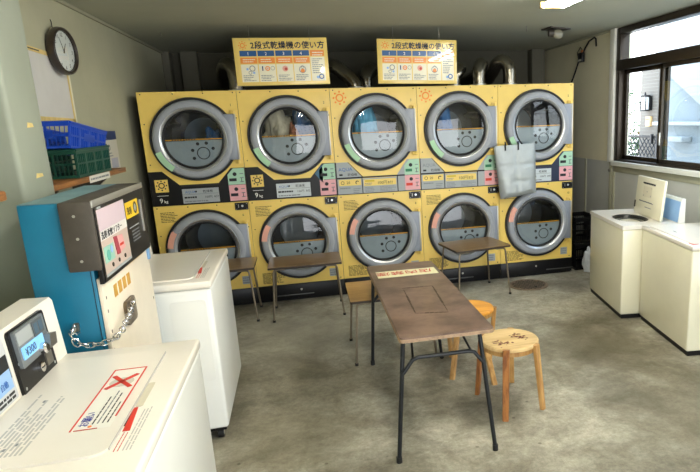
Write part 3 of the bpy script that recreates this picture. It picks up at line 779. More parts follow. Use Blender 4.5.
def basket(name, loc, lx, ly, h, m, label, tilt=0., flare=.02, handle=False):
    """slatted plastic basket: rim, floor, corner posts, slats"""
    b = B()
    def wall(p0, p1, q0, q1, nrm, n):
        # p: bottom corners, q: top corners
        p0, p1, q0, q1 = map(Vector, (p0, p1, q0, q1)); nv = Vector(nrm) * .004
        def quad(a0, a1, t0, t1):
            f = lambda a, t_: (p0.lerp(p1, a)).lerp(q0.lerp(q1, a), t_)
            i = b.mi(m)
            c = [f(a0, t0), f(a1, t0), f(a1, t1), f(a0, t1)]
            v0 = [b.v(k - nv) for k in c]; v1 = [b.v(k + nv) for k in c]
            b._f(v0[::-1], i); b._f(v1, i)
            for j in range(4): b._f([v0[j], v0[(j + 1) % 4], v1[(j + 1) % 4], v1[j]], i)
        quad(0, 1, 0, .10); quad(0, 1, .86, 1.0)
        quad(0, 1, .48, .54)
        for k in range(n + 1):
            a = k / n; wdt = .024 if k % 5 == 0 else .005
            quad(max(a - wdt, 0), min(a + wdt, 1), .08, .9)
        if handle: quad(.36, .64, .40, .70)
    fl = flare
    c = [(-lx / 2, -ly / 2, 0), (lx / 2, -ly / 2, 0), (lx / 2, ly / 2, 0), (-lx / 2, ly / 2, 0)]
    d = [(-lx / 2 - fl, -ly / 2 - fl, h), (lx / 2 + fl, -ly / 2 - fl, h), (lx / 2 + fl, ly / 2 + fl, h), (-lx / 2 - fl, ly / 2 + fl, h)]
    for k, (nrm, n) in enumerate((((0, -1, 0), 10), ((1, 0, 0), 20), ((0, 1, 0), 10), ((-1, 0, 0), 20))):
        wall(c[k], c[(k + 1) % 4], d[k], d[(k + 1) % 4], nrm, n)
    b.box(-lx / 2, lx / 2, -ly / 2, ly / 2, 0, .006, m)
    t_ = .011
    for k in range(4):
        b.tube([d[k], d[(k + 1) % 4]], t_ * .8, m, 6)
    o = b.build(name); o.location = loc; o.rotation_euler = (tilt, 0, 0)
    return tag(o, label, 'basket')
basket('plastic_crate', (.035, -1.755, 1.391), .21, .56, .145, GREENC, 'dark green slatted plastic crate on the wall shelf under the blue basket', flare=.004)
basket('plastic_basket', (.035, -1.79, 1.522), .19, .54, .13, BLUEC, 'bright blue slatted plastic basket tilted on top of green crate', tilt=math.radians(-6), flare=.02, handle=True)
b = B(); b.box(0, .385, 0, .4, 0, .035, BOARD, .008)
solo('wooden_ledge', b, 'small wooden ledge end at left edge of the view against the pillar', 'ledge', (XL, -3.6, 1.408))

# ------------------------------------------------------------------ left washers
def left_washer(origin, rz, hw, label, coin):
    t = thing('washing_machine', label, 'washing machine', origin, rz, 'white coin washing machines on the left')
    b = B(); b.box(-.545, 0, -hw, hw, .07, .845, CREAM2, .018, seg=3); b.box(-.53, -.015, -hw + .015, hw - .015, .055, .075, BLK)
    b.build('body', t)
    for y in (-hw + .05, hw - .05):
        for x in (-.05, -.5):
            b = B(); b.cyl((x, y, .03), (x, y, .075), .012, STEEL); b.cyl((x - .015, y, .028), (x + .015, y, .028), .028, RUBB, n=20); b.cyl((x - .017, y, .028), (x + .017, y, .028), .016, ALU, n=16); b.build('caster', t)
    b = B(); b.box(-.545, .004, -hw - .003, hw + .003, .845, .882, CREAM, .010, seg=3)
    b.build('top_panel', t)
    # embossed side panel facing the camera
    b = B(M=frame((0, -hw, 0), (1, 0, 0), (0, 0, 1))); 
    for (u0, u1, v0, v1) in ((-.20, -.03, .35, .79), (-.40, -.25, .35, .79)):
        b.rrect(u0, u1, v0, v1, 0, .0025, .02, CREAM2)
    b.rect(-.075, -.050, .525, .55, BLK, w=.0, t=.001); b.rect(-.52, -.003, .842, .846, INKF, t=.001)
    b.build('side_panel', t)
    # lid
    l = B(); l.rrect(-.425, -.088, -.345, .345, .882, .8885, .04, CREAM)
    lid = l.build('lid', t)
    r = B(); r.rrect(-.086, -.066, -.09, .07, .8822, .8836, .007, mat('lid_grip_shade', (206, 200, 178), .4)); r.box(-.0885, -.0865, -.32, .32, .8826, .8889, INKF); r.rect(-.0865, -.083, -.20, -.10, INK, w=.8822); r.build('lid_grip', lid)
    # prohibition sticker on the lid (reads from the front, text runs along y)
    if coin:
        S = frame((-.117, -.205, .8885), (0, 1, 0), (-1, 0, 0))      # u along +y, v towards the wall
        s_ = B(S); L_, H_ = .40, .095
        s_.rect(0, L_, 0, H_, mat('sticker_clear', (238, 236, 226), .35), t=.0004)
        k = .0016
        s_.rect(0, L_, H_ - .004, H_, RED, t=k); s_.rect(.0 + .06, L_, 0, .004, RED, t=k); s_.rect(L_ - .004, L_, 0, H_, RED, t=k); s_.rect(0, .003, .03, H_ - .01, REDD, t=k)
        s_.disc(.295, .048, .034, mat('print_smudge', (206, 204, 190), .5), t=.001)
        for a in (.62, -.62):
            s_.rect(-.058, .058, -.0065, .0065, RED, w=.001, t=.0014, M=T(.298, .048, 0) @ RZ(a))
        s_.text('お願い', .018, .060, .028, mat('ink_deepblue', (40, 50, 150), .5), w=.0006); s_.disc(.016, .052, .005, SUN, t=.0015)
        for q, (u1, v) in enumerate(((.20, .048), (.23, .036), (.22, .024), (.15, .012))): small_print(s_, .028, u1, v - .002, v + .006, 1, INK if q != 1 else INKG, None, w=.0006, rag=.05, seed=q)
        s_.build('warning_sticker', lid)
        q = B(frame((-.284, -.29, .8885), (0, 1, 0), (-1, 0, 0))); small_print(q, 0, .36, 0, .095, 9, INKF, None, rag=.4, seed=31, thick=.5)
        for u, v in ((.03, .05), (.05, .03), (.30, .06)): q.rect(u, u + .012, v, v + .006, INKG)
        q.build('faded_print', lid)
    q = B(frame((-.064, -.33, .882), (0, 1, 0), (-1, 0, 0))); q.prism([(.10, 0), (.235, .012), (.235, .022), (.10, .018)], .0004, .0014, RED); small_print(q, .0, .235, -.028, -.004, 3, INKF, None, rag=.3, seed=8); small_print(q, .0, .10, .0, .018, 2, REDD, None, rag=.3, seed=18, thick=.25)
    q.build('front_sticker', t)
    # console
    b = B(); A = frame((0, 0, 0), (1, 0, 0), (0, 0, 1))
    prof = [(-.430, .880), (-.444, 1.078), (-.452, 1.090), (-.535, 1.092), (-.56, 1.05), (-.56, .86), (-.50, .85)]
    i = b.mi(CREAM); a = [b.v((p[0], -hw, p[1])) for p in prof]; c = [b.v((p[0], hw, p[1])) for p in prof]
    b._f(a[::-1], i); b._f(c, i)
    for k in range(len(prof)): b._f([a[k], c[k], c[(k + 1) % len(prof)], a[(k + 1) % len(prof)]], i)
    con = b.build('control_console', t)
    F = frame((-.430, 0, .880), (0, 1, 0), (-.014, 0, .198))
    if coin:
        b = B(F); b.rrect(.085, .325, .0, .200, 0, .010, .012, BLK)
        for u, v in ((.097, .10), (.313, .12), (.10, .02), (.31, .02)): b.disc(u, v, .005, SILV, w=.010, n=10)
        cu = b.build('coin_unit', t)
        b = B(F @ T(-.008, 0, -.006)); b.rrect(.105, .300, .082, .196, .014, .026, .006, mat('coin_grey', (126, 132, 136), .4, .3)); b.rrect(.215, .285, .142, .190, .026, .028, .003, mat('coin_greydark', (84, 90, 94), .4)); b.rrect(.112, .205, .150, .190, .026, .0275, .003, LABG)
        for k_ in range(2): b.rect(.222 + k_ * .033, .246 + k_ * .033, .15, .182, mat('coin_slate', (70, 96, 116), .4), w=.028)
        b.build('coin_face', cu)
        b = B(F @ T(-.008, 0, -.006)); b.rrect(.118, .262, .104, .142, .026, .029, .003, SCREEN); b.text('¥300', .134, .110, .034, LCDT, w=.029); b.build('price_display', cu)
        b = B(F @ T(-.008, 0, -.006)); b.prism([(.0, .0), (.05, .0), (.06, .035), (.015, .045)], .026, .045, STEEL, M=T(.255, .088, 0)); b.lathe([(.018, .0), (.018, .014), (.012, .02), (0, .02)], CHROME, 20, M=T(.235, .098, .026)); b.build('coin_chute', cu)
        b = B(F); b.lathe([(.016, 0), (.016, .012), (0, .013)], CHROME, 20, M=T(.205, .045, .010)); b.rect(.195, .215, .043, .047, INK, w=.0225); b.build('key_lock', cu)
        b = B(F); b.rrect(.255, .300, .028, .07, .010, .014, .004, STEEL); b.build('return_tray', cu)
        b = B(F); b.rrect(-.20, .062, .015, .196, 0, .004, .006, mat('console_grey', (196, 198, 200), .4)); b.rect(-.19, .055, .078, .150, INK, w=.004); b.rect(-.18, .05, .052, .108, BLUEP, w=.005)
        b.text('自動', -.02, .065, .022, INKB, w=.0058); small_print(b, -.15, .05, .02, .045, 2, INK, None, w=.004, rag=.05, seed=3, thick=.6); small_print(b, -.10, .05, .16, .185, 2, INKG, None, w=.004, seed=5)
        b.build('program_panel', t)
    else:
        b = B(F); b.rrect(-.20, .20, .02, .19, 0, .006, .01, BLK); b.build('program_panel', t)
    return t
left_washer((.875, -3.805, 0), 0, .435, 'near white coin washer with crossed out warning sticker and price display', True)
left_washer((.790, -2.095, 0), math.radians(.7), .412, 'white coin washer beyond the blue vending machine, nearer the dryers', False)

# ------------------------------------------------------------------ blue detergent machine
vm = thing('detergent_vending_machine', 'blue sided cream fronted vending machine chained between the two left washers', 'vending machine', (.45, -2.93, 0))
b = B(); b.box(-.11, .092, -.345, .335, .0, 1.395, BLUEM, .006); b.rect(-.11, .092, -.345, .335, BLUETOP, w=1.395, t=.001)
b.box(.0795, .0815, -.3465, -.3445, .1, 1.15, INK); b.build('cabinet', vm)
b = B(); b.box(.093, .108, -.343, .333, .05, 1.115, PINKC, .004)
for k, (y, z) in enumerate(((-.325, .98), (-.32, .9), (-.33, .83), (-.32, 1.03), (.3, .85))): b.box(.1075, .1085, y, y + .008, z, z + .012, BROWNB)
fd = b.build('front_door', vm)
F = frame((.1085, 0, 0), (0, 1, 0), (0, 0, 1))
b = B(F)
for u in (-.225, -.165, -.105, -.045): b.rect(u, u + .042, 1.010, 1.058, mat('gold_sticker', (206, 158, 66), .5))
b.rect(-.03, .24, 1.085, 1.093, mat('gold_strip', (216, 180, 110), .5)); b.build('gold_stickers', fd, label='four small gold stickers')
b = B(F); b.rrect(-.15, -.02, .865, .965, 0, .012, .02, TARN); b.disc(-.085, .925, .020, RUBB, w=.012, t=.002); b.build('lock_plate', fd)
b = B(); b.box(.024, .128, -.375, .318, 1.152, 1.398, BROWNB, .005); b.box(.112, .128, -.37, .314, 1.10, 1.16, BLK, .002)
for (u, v) in ((.07, 1.35), (.07, 1.27), (.07, 1.19)): b.disc(u, v, .005, ALU, t=.002, n=10, M=frame((0, -.375, 0), (1, 0, 0), (0, 0, 1)))
cs = b.build('display_box', vm)
b = B(); b.box(.126, .131, -.372, .315, 1.375, 1.40, ALU, .002); b.build('top_rail', cs)
F = frame((.128, 0, 0), (0, 1, 0), (0, 0, 1))
b = B(F); b.rect(-.36, .30, 1.105, 1.372, BLK, t=.003)
b.rect(-.345, -.015, 1.118, 1.362, mat('display_card', (196, 176, 164), .4), w=.003); b.rect(-.345, -.015, 1.285, 1.362, mat('display_lilac', (206, 186, 196), .4), w=.004)
b.rect(-.345, -.015, 1.250, 1.286, mat('display_white', (222, 218, 214), .4), w=.004)
b.text('洗剤 柔軟ソフター', -.338, 1.256, .031, INK, w=.005)
b.rect(-.335, -.22, 1.165, 1.225, mat('packet_green', (150, 196, 180), .5), w=.004); b.disc(-.29, 1.19, .02, mat('packet_teal', (90, 170, 160), .5), w=.005); b.disc(-.25, 1.205, .014, BLUEP, w=.005)
b.prism([(-.19, 1.17), (-.15, 1.168), (-.17, 1.24), (-.21, 1.242)], .004, .006, mat('packet_red', (168, 60, 76), .5)); b.prism([(-.148, 1.172), (-.08, 1.18), (-.10, 1.235), (-.168, 1.238)], .004, .006, mat('packet_rose', (220, 160, 158), .5)); b.rect(-.15, -.10, 1.195, 1.205, RED, w=.006)
for u in (-.26, -.18, -.10): b.disc(u, 1.148, .008, BROWNB, w=.004, t=.003)
b.rect(-.345, -.015, 1.118, 1.128, LABG, w=.004)
b.rect(.0, .19, 1.275, 1.342, mat('display_yellow', (232, 192, 30), .4), w=.003); b.ring(.14, 1.308, .016, .026, BROWNB, w=.004); b.disc(.14, 1.308, .014, LABG, w=.004); b.text('洗剤', .015, 1.292, .034, INK, w=.004)
small_print(b, .02, .18, 1.225, 1.262, 1, LABG, None, w=.003, seed=3, thick=.12, dash=False); small_print(b, .05, .17, 1.17, 1.225, 4, INKG, None, w=.003, seed=3); b.rect(-.33, -.29, 1.364, 1.372, LABG, w=.003)
b.rect(.225, .232, 1.19, 1.33, ALU, w=.003, t=.006)
b.build('display_panel', cs)
b = B(); b.box(.10, .118, .305, .33, 1.04, 1.17, mat('blue_handle', (120, 160, 200), .4), .004); b.build('door_pull', vm)
# chain
def chain(pts, label):
    P = [Vector(p) for p in pts]; segs = [(P[k + 1] - P[k]).length for k in range(len(P) - 1)]; tot = sum(segs)
    pitch = .024; n = int(tot / pitch)
    def at(d):
        for k, s_ in enumerate(segs):
            if d <= s_ or k == len(segs) - 1: return P[k].lerp(P[k + 1], d / s_), (P[k + 1] - P[k]).normalized()
            d -= s_
    o0 = P[0].copy(); b = B()
    for k in range(n):
        c, d = at(pitch * (k + .5)); up = Vector((0, 0, 1)) if abs(d.z) < .9 else Vector((1, 0, 0)); u = (up - d * up.dot(d)).normalized(); w_ = d.cross(u)
        s_ = (u + w_).normalized() if k % 2 else (u - w_).normalized()
        ring = []
        for j in range(12):
            a = 2 * PI * j / 12; ring.append(c - o0 + d * math.cos(a) * .018 + s_ * math.sin(a) * .010)
        b.tube(ring, .0027, CHROME, 7, closed=True)
    return solo('steel_chain', b, label, 'chain', o0)
chain([(.462, -3.312, .955), (.450, -3.322, .925), (.465, -3.328, .900), (.500, -3.328, .888), (.545, -3.325, .888), (.578, -3.30, .893), (.590, -3.24, .905), (.592, -3.14, .93), (.588, -3.06, .95), (.580, -3.01, .955)], 'silver chain running from blue side to the lock plate of the vending machine')
b = B(); b.rrect(-.009, .009, -.016, .016, 0, .008, .004, STEEL, M=frame((0, 0, 0), (1, 0, 0), (0, 0, 1))); b.tube([(-.008, -.008, .012), (-.01, -.03, .0), (.006, -.03, -.02), (.010, -.008, -.02)], .004, CHROME, 8)
o = b.build('chain_hasp', vm); o.location = (.006, -.346, .945)

# ------------------------------------------------------------------ right washers
def right_washer(o, rz, w_, zt_, depth, label, lid_open):
    """local: x to the wall (back), y = 0 far end .. -w_ near end, front at x=0"""
    t = thing('washing_machine', label, 'washing machine', o, rz, 'ivory washing machines on the right')
    b = B(); b.box(0, depth, -w_, 0, .035, zt_ - .03, IVORY, .012, seg=3)
    if not lid_open: b.box(.05, .10, -w_ - .001, -w_ + .01, .2, .68, IVORY, .003)
    b.build('body', t)
    b = B(); b.box(.012, depth - .01, -w_ + .01, -.01, 0, .045, BLK); b.build('plinth', t)
    if lid_open:
        b = B(); c = (.19, -.50)
        i = b.mi(CREAM)
        def pl(x0, x1, y0, y1): b.box(x0, x1, y0, y1, zt_ - .03, zt_, CREAM, .004)
        hx0, hx1, hy0, hy1 = .055, .33, -.66, -.24
        # top with an oval opening
        outer = []; n = 48
        cx, cy, rx_, ry_ = (hx0 + hx1) / 2, (hy0 + hy1) / 2, (hx1 - hx0) / 2, (hy1 - hy0) / 2
        X0, X1, Y0, Y1 = -.004, depth, -w_ - .004, .004
        angs = sorted(set([2 * PI * k / n for k in range(n)] + [math.atan2(y - cy, x - cx) % (2 * PI) for x in (X0, X1) for y in (Y0, Y1)]))
        R = []
        for a in angs:
            ca, sa = math.cos(a), math.sin(a); tt = min([((X1 - cx) / ca) if ca > 1e-9 else 1e9, ((X0 - cx) / ca) if ca < -1e-9 else 1e9, ((Y1 - cy) / sa) if sa > 1e-9 else 1e9, ((Y0 - cy) / sa) if sa < -1e-9 else 1e9])
            e = 1 / math.sqrt((ca / rx_) ** 2 + (sa / ry_) ** 2)
            R.append([b.v((cx + tt * ca, cy + tt * sa, zt_ - .03)), b.v((cx + tt * ca, cy + tt * sa, zt_)), b.v((cx + e * ca, cy + e * sa, zt_)), b.v((cx + e * .96 * ca, cy + e * .96 * sa, zt_ - .03))])
        for k in range(len(R)):
            p, q = R[k], R[(k + 1) % len(R)]
            for j in range(4): b._f([p[j], p[(j + 1) % 4], q[(j + 1) % 4], q[j]], i)
        b.build('top_panel', t)
        b = B(); X = T(cx, cy, zt_ - .03) @ Matrix.Diagonal((rx_ * .97, ry_ * .97, 1, 1))
        b.lathe([(1.0, .026), (.95, .0285), (.90, .020), (.86, -.004), (.80, -.004), (.0, -.0045)], mat('tub_black', (24, 24, 22), .35), 48, M=X)
        b.lathe([(.80, -.0035), (.77, .003), (.60, .004), (.57, -.0035)], mat('tub_grey', (88, 88, 74), .35, .4), 48, M=X); b.build('tub', t)
        # open lid
        lw, lh = .54, .325
        L = frame((.340, -.725, zt_ + .003), (0, 1, -.0), (.10, 0, 1))     # u along +y, v up ; normal +x (towards wall)
        b = B(L); b.box(0, lw, 0, lh, -.012, .012, IVORY, .006); 
        lo = b.build('lid', t)
        Q = frame((.340 - .0125, -.725 + lw, zt_ + .003), (0, -1, 0), (.10, 0, 1))
        b = B(Q); b.rect(.13, .38, .272, .280, INK); small_print(b, .14, .38, .262, .283, 1, INK, None, rag=.05, seed=1, thick=.7)
        for u in (.15, .24): b.rect(u, u + .085, .16, .25, mat('lid_print_box', (214, 208, 184), .5)); 
        for u, v in ((.16, .23), (.30, .235), (.16, .165), (.30, .17), (.22, .20)): b.rect(u, u + .018, v, v + .01, INKG)
        b.rect(.09, .375, .115, .121, INKG); small_print(b, .09, .36, .112, .125, 1, INK, None, rag=.05, seed=2, thick=.7); small_print(b, .22, .35, .07, .085, 1, INKG, None, rag=.05, seed=6)
        b.build('printed_instructions', lo)
        b = B(Q); b.rrect(.004, .022, .05, .11, -.002, .006, .006, BROWNB); b.build('lid_catch', lo)
    else:
        b = B(); b.box(-.004, depth, -w_ - .004, .004, zt_ - .03, zt_, CREAM, .008); b.build('top_panel', t)
        b = B(); b.rrect(.03, depth - .14, -w_ + .05, -.04, zt_, zt_ + .006, .03, CREAM); lo = b.build('lid', t)
        b = B(M=frame((.10, -.30, zt_ + .006), (0, -1, 0), (1, 0, 0))); small_print(b, 0, .07, 0, .012, 1, INK, None, seed=2); b.build('lid_print', lo)
        b = B(M=frame((.02, -w_ + .10, zt_ + .0005), (0, -1, 0), (1, 0, 0))); b.prism([(0, 0), (.07, .0), (.05, .045), (.0, .03)], 0, .002, mat('torn_sticker_rose', (206, 120, 112), .5)); b.rect(.01, .05, .01, .02, INK, w=.002, M=RZ(.5)); b.build('torn_sticker', t)
    # console at the back
    y0, y1 = (-w_ + .0, -w_ + .52) if lid_open else (-w_, -.12)
    b = B(); xx = depth - .055
    prof = [(xx, zt_ - .002), (xx + .02, zt_ + .175), (xx + .03, zt_ + .19), (depth + .0, zt_ + .19), (depth, zt_ - .002)]
    i = b.mi(CREAM2); a = [b.v((p[0], y0, p[1])) for p in prof]; c = [b.v((p[0], y1, p[1])) for p in prof]
    b._f(a[::-1], i); b._f(c, i)
    for k in range(len(prof)): b._f([a[k], c[k], c[(k + 1) % 5], a[(k + 1) % 5]], i)
    con = b.build('control_console', t)
    F = frame((xx, y1, zt_), (0, -1, 0), (.02, 0, .175)); W_ = y1 - y0
    b = B(F)
    if lid_open:
        b.rect(W_ - .30, W_ - .008, .006, .170, BLUEP, t=.004); b.rect(W_ - .34, W_ - .30, .004, .172, BLK, t=.006)
    else:
        b.rect(.01, W_ - .01, .02, .165, BLUEP, t=.003); b.rrect(.02, W_ - .05, .055, .16, .003, .006, .01, mat('panel_navy', (24, 60, 120), .4)); b.rrect(.05, .14, .085, .13, .006, .008, .004, SCREEN)
    b.build('control_face', con, label='pale blue control face')
    return t
rz = math.radians(-9.0)
# local x axis must point to +X with front along -y : rotation about z
right_washer((3.802, -.700, 0), rz, .80, .766, .50, 'ivory washer under the window with its lid standing open', True)
right_washer((3.820, -1.535, 0), math.radians(-8.2), .79, .768, .50, 'ivory washer with closed lid and torn red sticker, nearest the camera on the right', False)

# ------------------------------------------------------------------ tables
def leg_path(top, foot, bend, r=.035):
    """tubular leg that curves out of the underside"""
    top, foot, bend = Vector(top), Vector(foot), Vector(bend)
    d1 = (top - bend).normalized(); d2 = (foot - bend).normalized()
    pts = [top]
    a = bend + d1 * r; c = bend + d2 * r
    for k in range(7):
        t_ = k / 6; pts.append(a * (1 - t_) ** 2 + bend * 2 * t_ * (1 - t_) + c * t_ ** 2)
    pts.append(foot); return pts
def small_table(cx, cy, w_, d, h, rz, topm, label, group='small wood topped tables with tubular legs', splay=.02):
    t = thing('side_table', label, 'table', (cx, cy, 0), rz, group)
    b = B(); b.rrect(-w_ / 2, w_ / 2, -d / 2, d / 2, h - .004, h, .012, topm); b.rrect(-w_ / 2, w_ / 2, -d / 2, d / 2, h - .020, h - .004, .012, mat('table_edge_dark', (52, 40, 30), .5)); b.build('tabletop', t)
    b = B(); b.rrect(-w_ / 2 + .05, w_ / 2 - .05, -d / 2 + .04, d / 2 - .04, h - .034, h - .020, .01, BLK); b.build('under_frame', t)
    for sx in (-1, 1):
        for sy in (-1, 1):
            bx, by = sx * (w_ / 2 - .045), sy * (d / 2 - .035)
            foot = (sx * (w_ / 2 - .012 + splay * 0), sy * (d / 2 - .005), .012)
            b = B(); b.tube(leg_path((bx - sx * .09, by, h - .030), foot, (bx, by, h - .030), .03), .0085, TLEG, 10)
            b.cyl((foot[0], foot[1], 0), (foot[0], foot[1], .018), .012, RUBB, n=12)
            b.build('leg', t)
    return t
small_table(.515, -.315, .61, .42, .475, 0, WALNUT, 'small walnut topped table half hidden behind the far left washer')
small_table(1.238, -.395, .61, .42, .475, math.radians(.0), WALNUT, 'small walnut topped table in front of the second dryer from left')
small_table(2.785, -.345, .55, .45, .475, math.radians(9), WALNUT, 'small walnut table standing by the dryer beyond the long table, turned slightly')
small_table(1.815, -1.495, .585, .50, .462, 0, OAKT, 'small ochre topped table tucked under the far end of the long brown table')
# long folding table
bt = thing('folding_table', 'long worn brown table with red lettered sticker at its far end', 'table', (1.90, -2.25, 0))
b = B(); b.rrect(-.232, .228, -.745, .725, .632, .640, .02, BIGT)
b.rrect(-.235, .231, -.748, .728, .616, .632, .022, BIGE)
top = b.build('tabletop', bt)
b = B(T(0, 0, .640))
for (x0_, y0_, x1_, y1_) in ((-.085, .09, .10, .08), (.10, .08, .075, -.42), (.075, -.44, -.10, -.40), (-.095, -.39, -.082, .06)):
    d = Vector((x1_ - x0_, y1_ - y0_, 0)); n_ = Vector((-d.y, d.x, 0)).normalized() * .0085
    rnd = random.Random(3)
    for k in range(7):
        p = Vector((x0_, y0_, 0)) + d * (k / 7); q = Vector((x0_, y0_, 0)) + d * ((k + .92) / 7); s_ = n_ * rnd.uniform(.3, 1.1)
        b.prism([tuple((p - s_)[:2]), tuple((q - s_ * .8)[:2]), tuple((q + s_)[:2]), tuple((p + s_ * .6)[:2])], 0, .0005, SCUFF)
b.build('glue_marks', top)
b = B(frame((.205, .53, .6405), (-1, 0, 0), (0, -1, 0))); b.rect(0, .40, .0, .165, mat('table_sticker_cream', (232, 226, 186), .5)); b.text('店内禁煙', .028, .038, .094, mat('sticker_red_ink', (206, 70, 56), .5), w=.0008); b.build('lettered_sticker', top)
for (tx, fx_, ty, fy) in ((-.215, -.270, -.715, -.742), (.160, .213, -.720, -.776), (-.222, -.258, .45, .49), (.165, .220, .44, .45)):
    b = B(); b.tube([(tx, ty, .618), (fx_, fy, .015)], .0110, TBLK, 12); b.cyl((fx_, fy, 0), (fx_, fy, .03), .0145, RUBB, n=14); b.build('leg', bt)
for y in (-.735, .46):
    b = B(); z = .52; b.tube([(-.226, y, .46), (-.175, y + .01, z), (-.15, y + .01, z + .008), (.10, y + .01, z + .008), (.13, y + .01, z), (.176, y, .46)], .010, TBLK, 10); b.build('cross_brace', bt)
for x in (-.17, .12):
    b = B(); b.tube([(x, -.70, .52), (x * .8, -.45, .612)], .006, TBLK, 8); b.build('folding_strut', bt)
b = B(); b.box(-.16, .13, -.65, .62, .585, .616, TBLK, .004); b.build('under_frame', bt)

# ------------------------------------------------------------------ stools
def stool(cx, cy, h, r, feet, seatm, legm, label, stains):
    t = thing('wooden_stool', label, 'stool', (cx, cy, 0), 0, 'round bentwood stools')
    b = B(); b.lathe([(0, h - .026), (r - .01, h - .026), (r, h - .020), (r, h - .006), (r - .006, h), (0, h)], seatm, 56)
    seat = b.build('seat', t)
    b = B(); b.ring(0, 0, r - .045, r - .012, legm, w=h - .052, t=.026, n=48); b.build('seat_rail', t)
    if stains:
        s_ = B(T(0, 0, h)); rnd = random.Random(5)
        for (x, y, n_) in ((-.06, -.055, 34), (.05, .035, 20), (.075, -.01, 16)):
            for k in range(n_):
                px, py = x + rnd.gauss(0, .022), y + rnd.gauss(0, .020); rr = rnd.uniform(.003, .0095)
                if math.hypot(px, py) > r - .02: continue
                a0 = rnd.uniform(0, 6); s_.prism([(px + rr * rnd.uniform(.6, 1.8) * math.cos(a0 + 2 * PI * j / 6), py + rr * rnd.uniform(.5, 1.1) * math.sin(a0 + 2 * PI * j / 6)) for j in range(6)], 0, .0004, STAIN)
        s_.build('dried_stains', seat, label='dark maroon stains')
    for k, (fx_, fy) in enumerate(feet):
        fx_ -= cx; fy -= cy; a = math.atan2(fy, fx_); 
        tx, ty = (r + .004) * math.cos(a), (r + .004) * math.sin(a)
        m = BIRCHD if k in (0, 1) and stains else legm
        M = frame((0, 0, 0), (math.cos(a), math.sin(a), 0), (-math.sin(a), math.cos(a), 0))
        b = B(); ca, sa = Vector((math.cos(a), math.sin(a), 0)), Vector((-math.sin(a), math.cos(a), 0))
        i = b.mi(m); rows = []
        Pt, Pf = Vector((tx, ty, h - .002)), Vector((fx_, fy, 0))
        for q_, P_ in ((0, Pf), (1, Pt)):
            wd, th_ = (.019, .015) if q_ else (.017, .013)
            rows.append([b.v(P_ + sa * wd * x_ + ca * th_ * y_) for x_, y_ in ((-.7, -1), (.7, -1), (1, -.6), (1, .6), (.7, 1), (-.7, 1), (-1, .6), (-1, -.6))])
        b._f(rows[0][::-1], i); b._f(rows[1], i)
        for j in range(8): b._f([rows[0][j], rows[0][(j + 1) % 8], rows[1][(j + 1) % 8], rows[1][j]], i)
        b.build('leg', t)
    return t
stool(2.365, -2.535, .385, .168, [(2.201, -2.407), (2.258, -2.764), (2.504, -2.70), (2.453, -2.315)], PLY2, BIRCH, 'front round stool with pale seat and maroon stains', True)
stool(2.300, -1.900, .385, .168, [(2.107, -2.154), (2.341, -2.314), (2.429, -1.941), (2.19, -1.80)], PLY1, BIRCH, 'rear round stool with amber seat partly under the table', False)

# ------------------------------------------------------------------ drain cover
b = B(); R_ = .185
b.disc(0, 0, R_ + .012, IRON, w=0, t=.004, n=48); b.ring(0, 0, R_ - .012, R_, mat('iron_light', (134, 116, 98), .5, .4), w=.004, t=.004, n=48)
rnd = random.Random(2)
for i_ in range(-8, 9):
    for j_ in range(-8, 9):
        x, y = i_ * .030, j_ * .030
        if math.hypot(x, y) < R_ - .024: b.rect(-.0095, .0095, -.0095, .0095, IRONH, w=.004, t=.0006, M=T(x, y, 0) @ RZ(PI / 4))
b.disc(.01, -.10, .016, IRONH, w=.0045, t=.001)
solo('drain_cover', b, 'round cast iron drain cover in the floor before the dryers', 'drain cover', (3.347, -.300, 0), rz=.3)

# ------------------------------------------------------------------ silver bag
bg = thing('shopping_bag', 'silver grey insulated bag hanging in front of the two right dryers', 'bag', (3.305, -.105, .855))
b = B(); i = b.mi(BAGM); nx, nz_ = 22, 26; H_ = .505
def bagp(u, v, side):
    wx = .186 + .026 * v; x = (u - .5) * 2 * wx - .034 * (v - .5)
    d = .045 * (1 - abs(2 * u - 1) ** 4) * (1 - .55 * v) * (min(1, (v + .02) * 9) ** .5)
    cr = noise.fractal(Vector((u * 4, v * 5, side * 3)), 1., 2., 4) * .005 * (1 - abs(2 * u - 1) ** 6)
    crease = -.006 * math.exp(-((v - .62) / .02) ** 2) - .005 * math.exp(-((v - .30) / .02) ** 2) - .007 * math.exp(-((u - .5) / .03) ** 2)
    y = side * (d + .004 + cr + crease) * 1.0
    z = v * H_ + (.03 * (u - .2) if v < .1 else 0) + .012 * (u - .5)
    return (x, y, z)
for side in (-1, 1):
    g_ = [[b.v(bagp(a / nx, c / nz_, side)) for a in range(nx + 1)] for c in range(nz_ + 1)]
    for c in range(nz_):
        for a in range(nx): b._f([g_[c][a], g_[c][a + 1], g_[c + 1][a + 1], g_[c + 1][a]], i)
    if side == -1: g0 = g_
for c in range(nz_):
    for a in (0, nx): b._f([g0[c][a], g_[c][a], g_[c + 1][a], g0[c + 1][a]], i)
for a in range(nx): b._f([g0[0][a], g_[0][a], g_[0][a + 1], g0[0][a + 1]], i)
b.build('bag_body', bg, sharp=75)
for x0_ in (-.115, .015):
    pass
for sy in (-.02,):
    for hx in (-.122, .010):
        b = B(); b.tube([(hx, sy - .012, .455), (hx, sy - .010, .49), (hx + .004, sy, .515), (hx + .02, sy + .05, .53), (hx + .03, sy + .06, .50)], .008, RUBB, 6); b.build('bag_handle', bg)

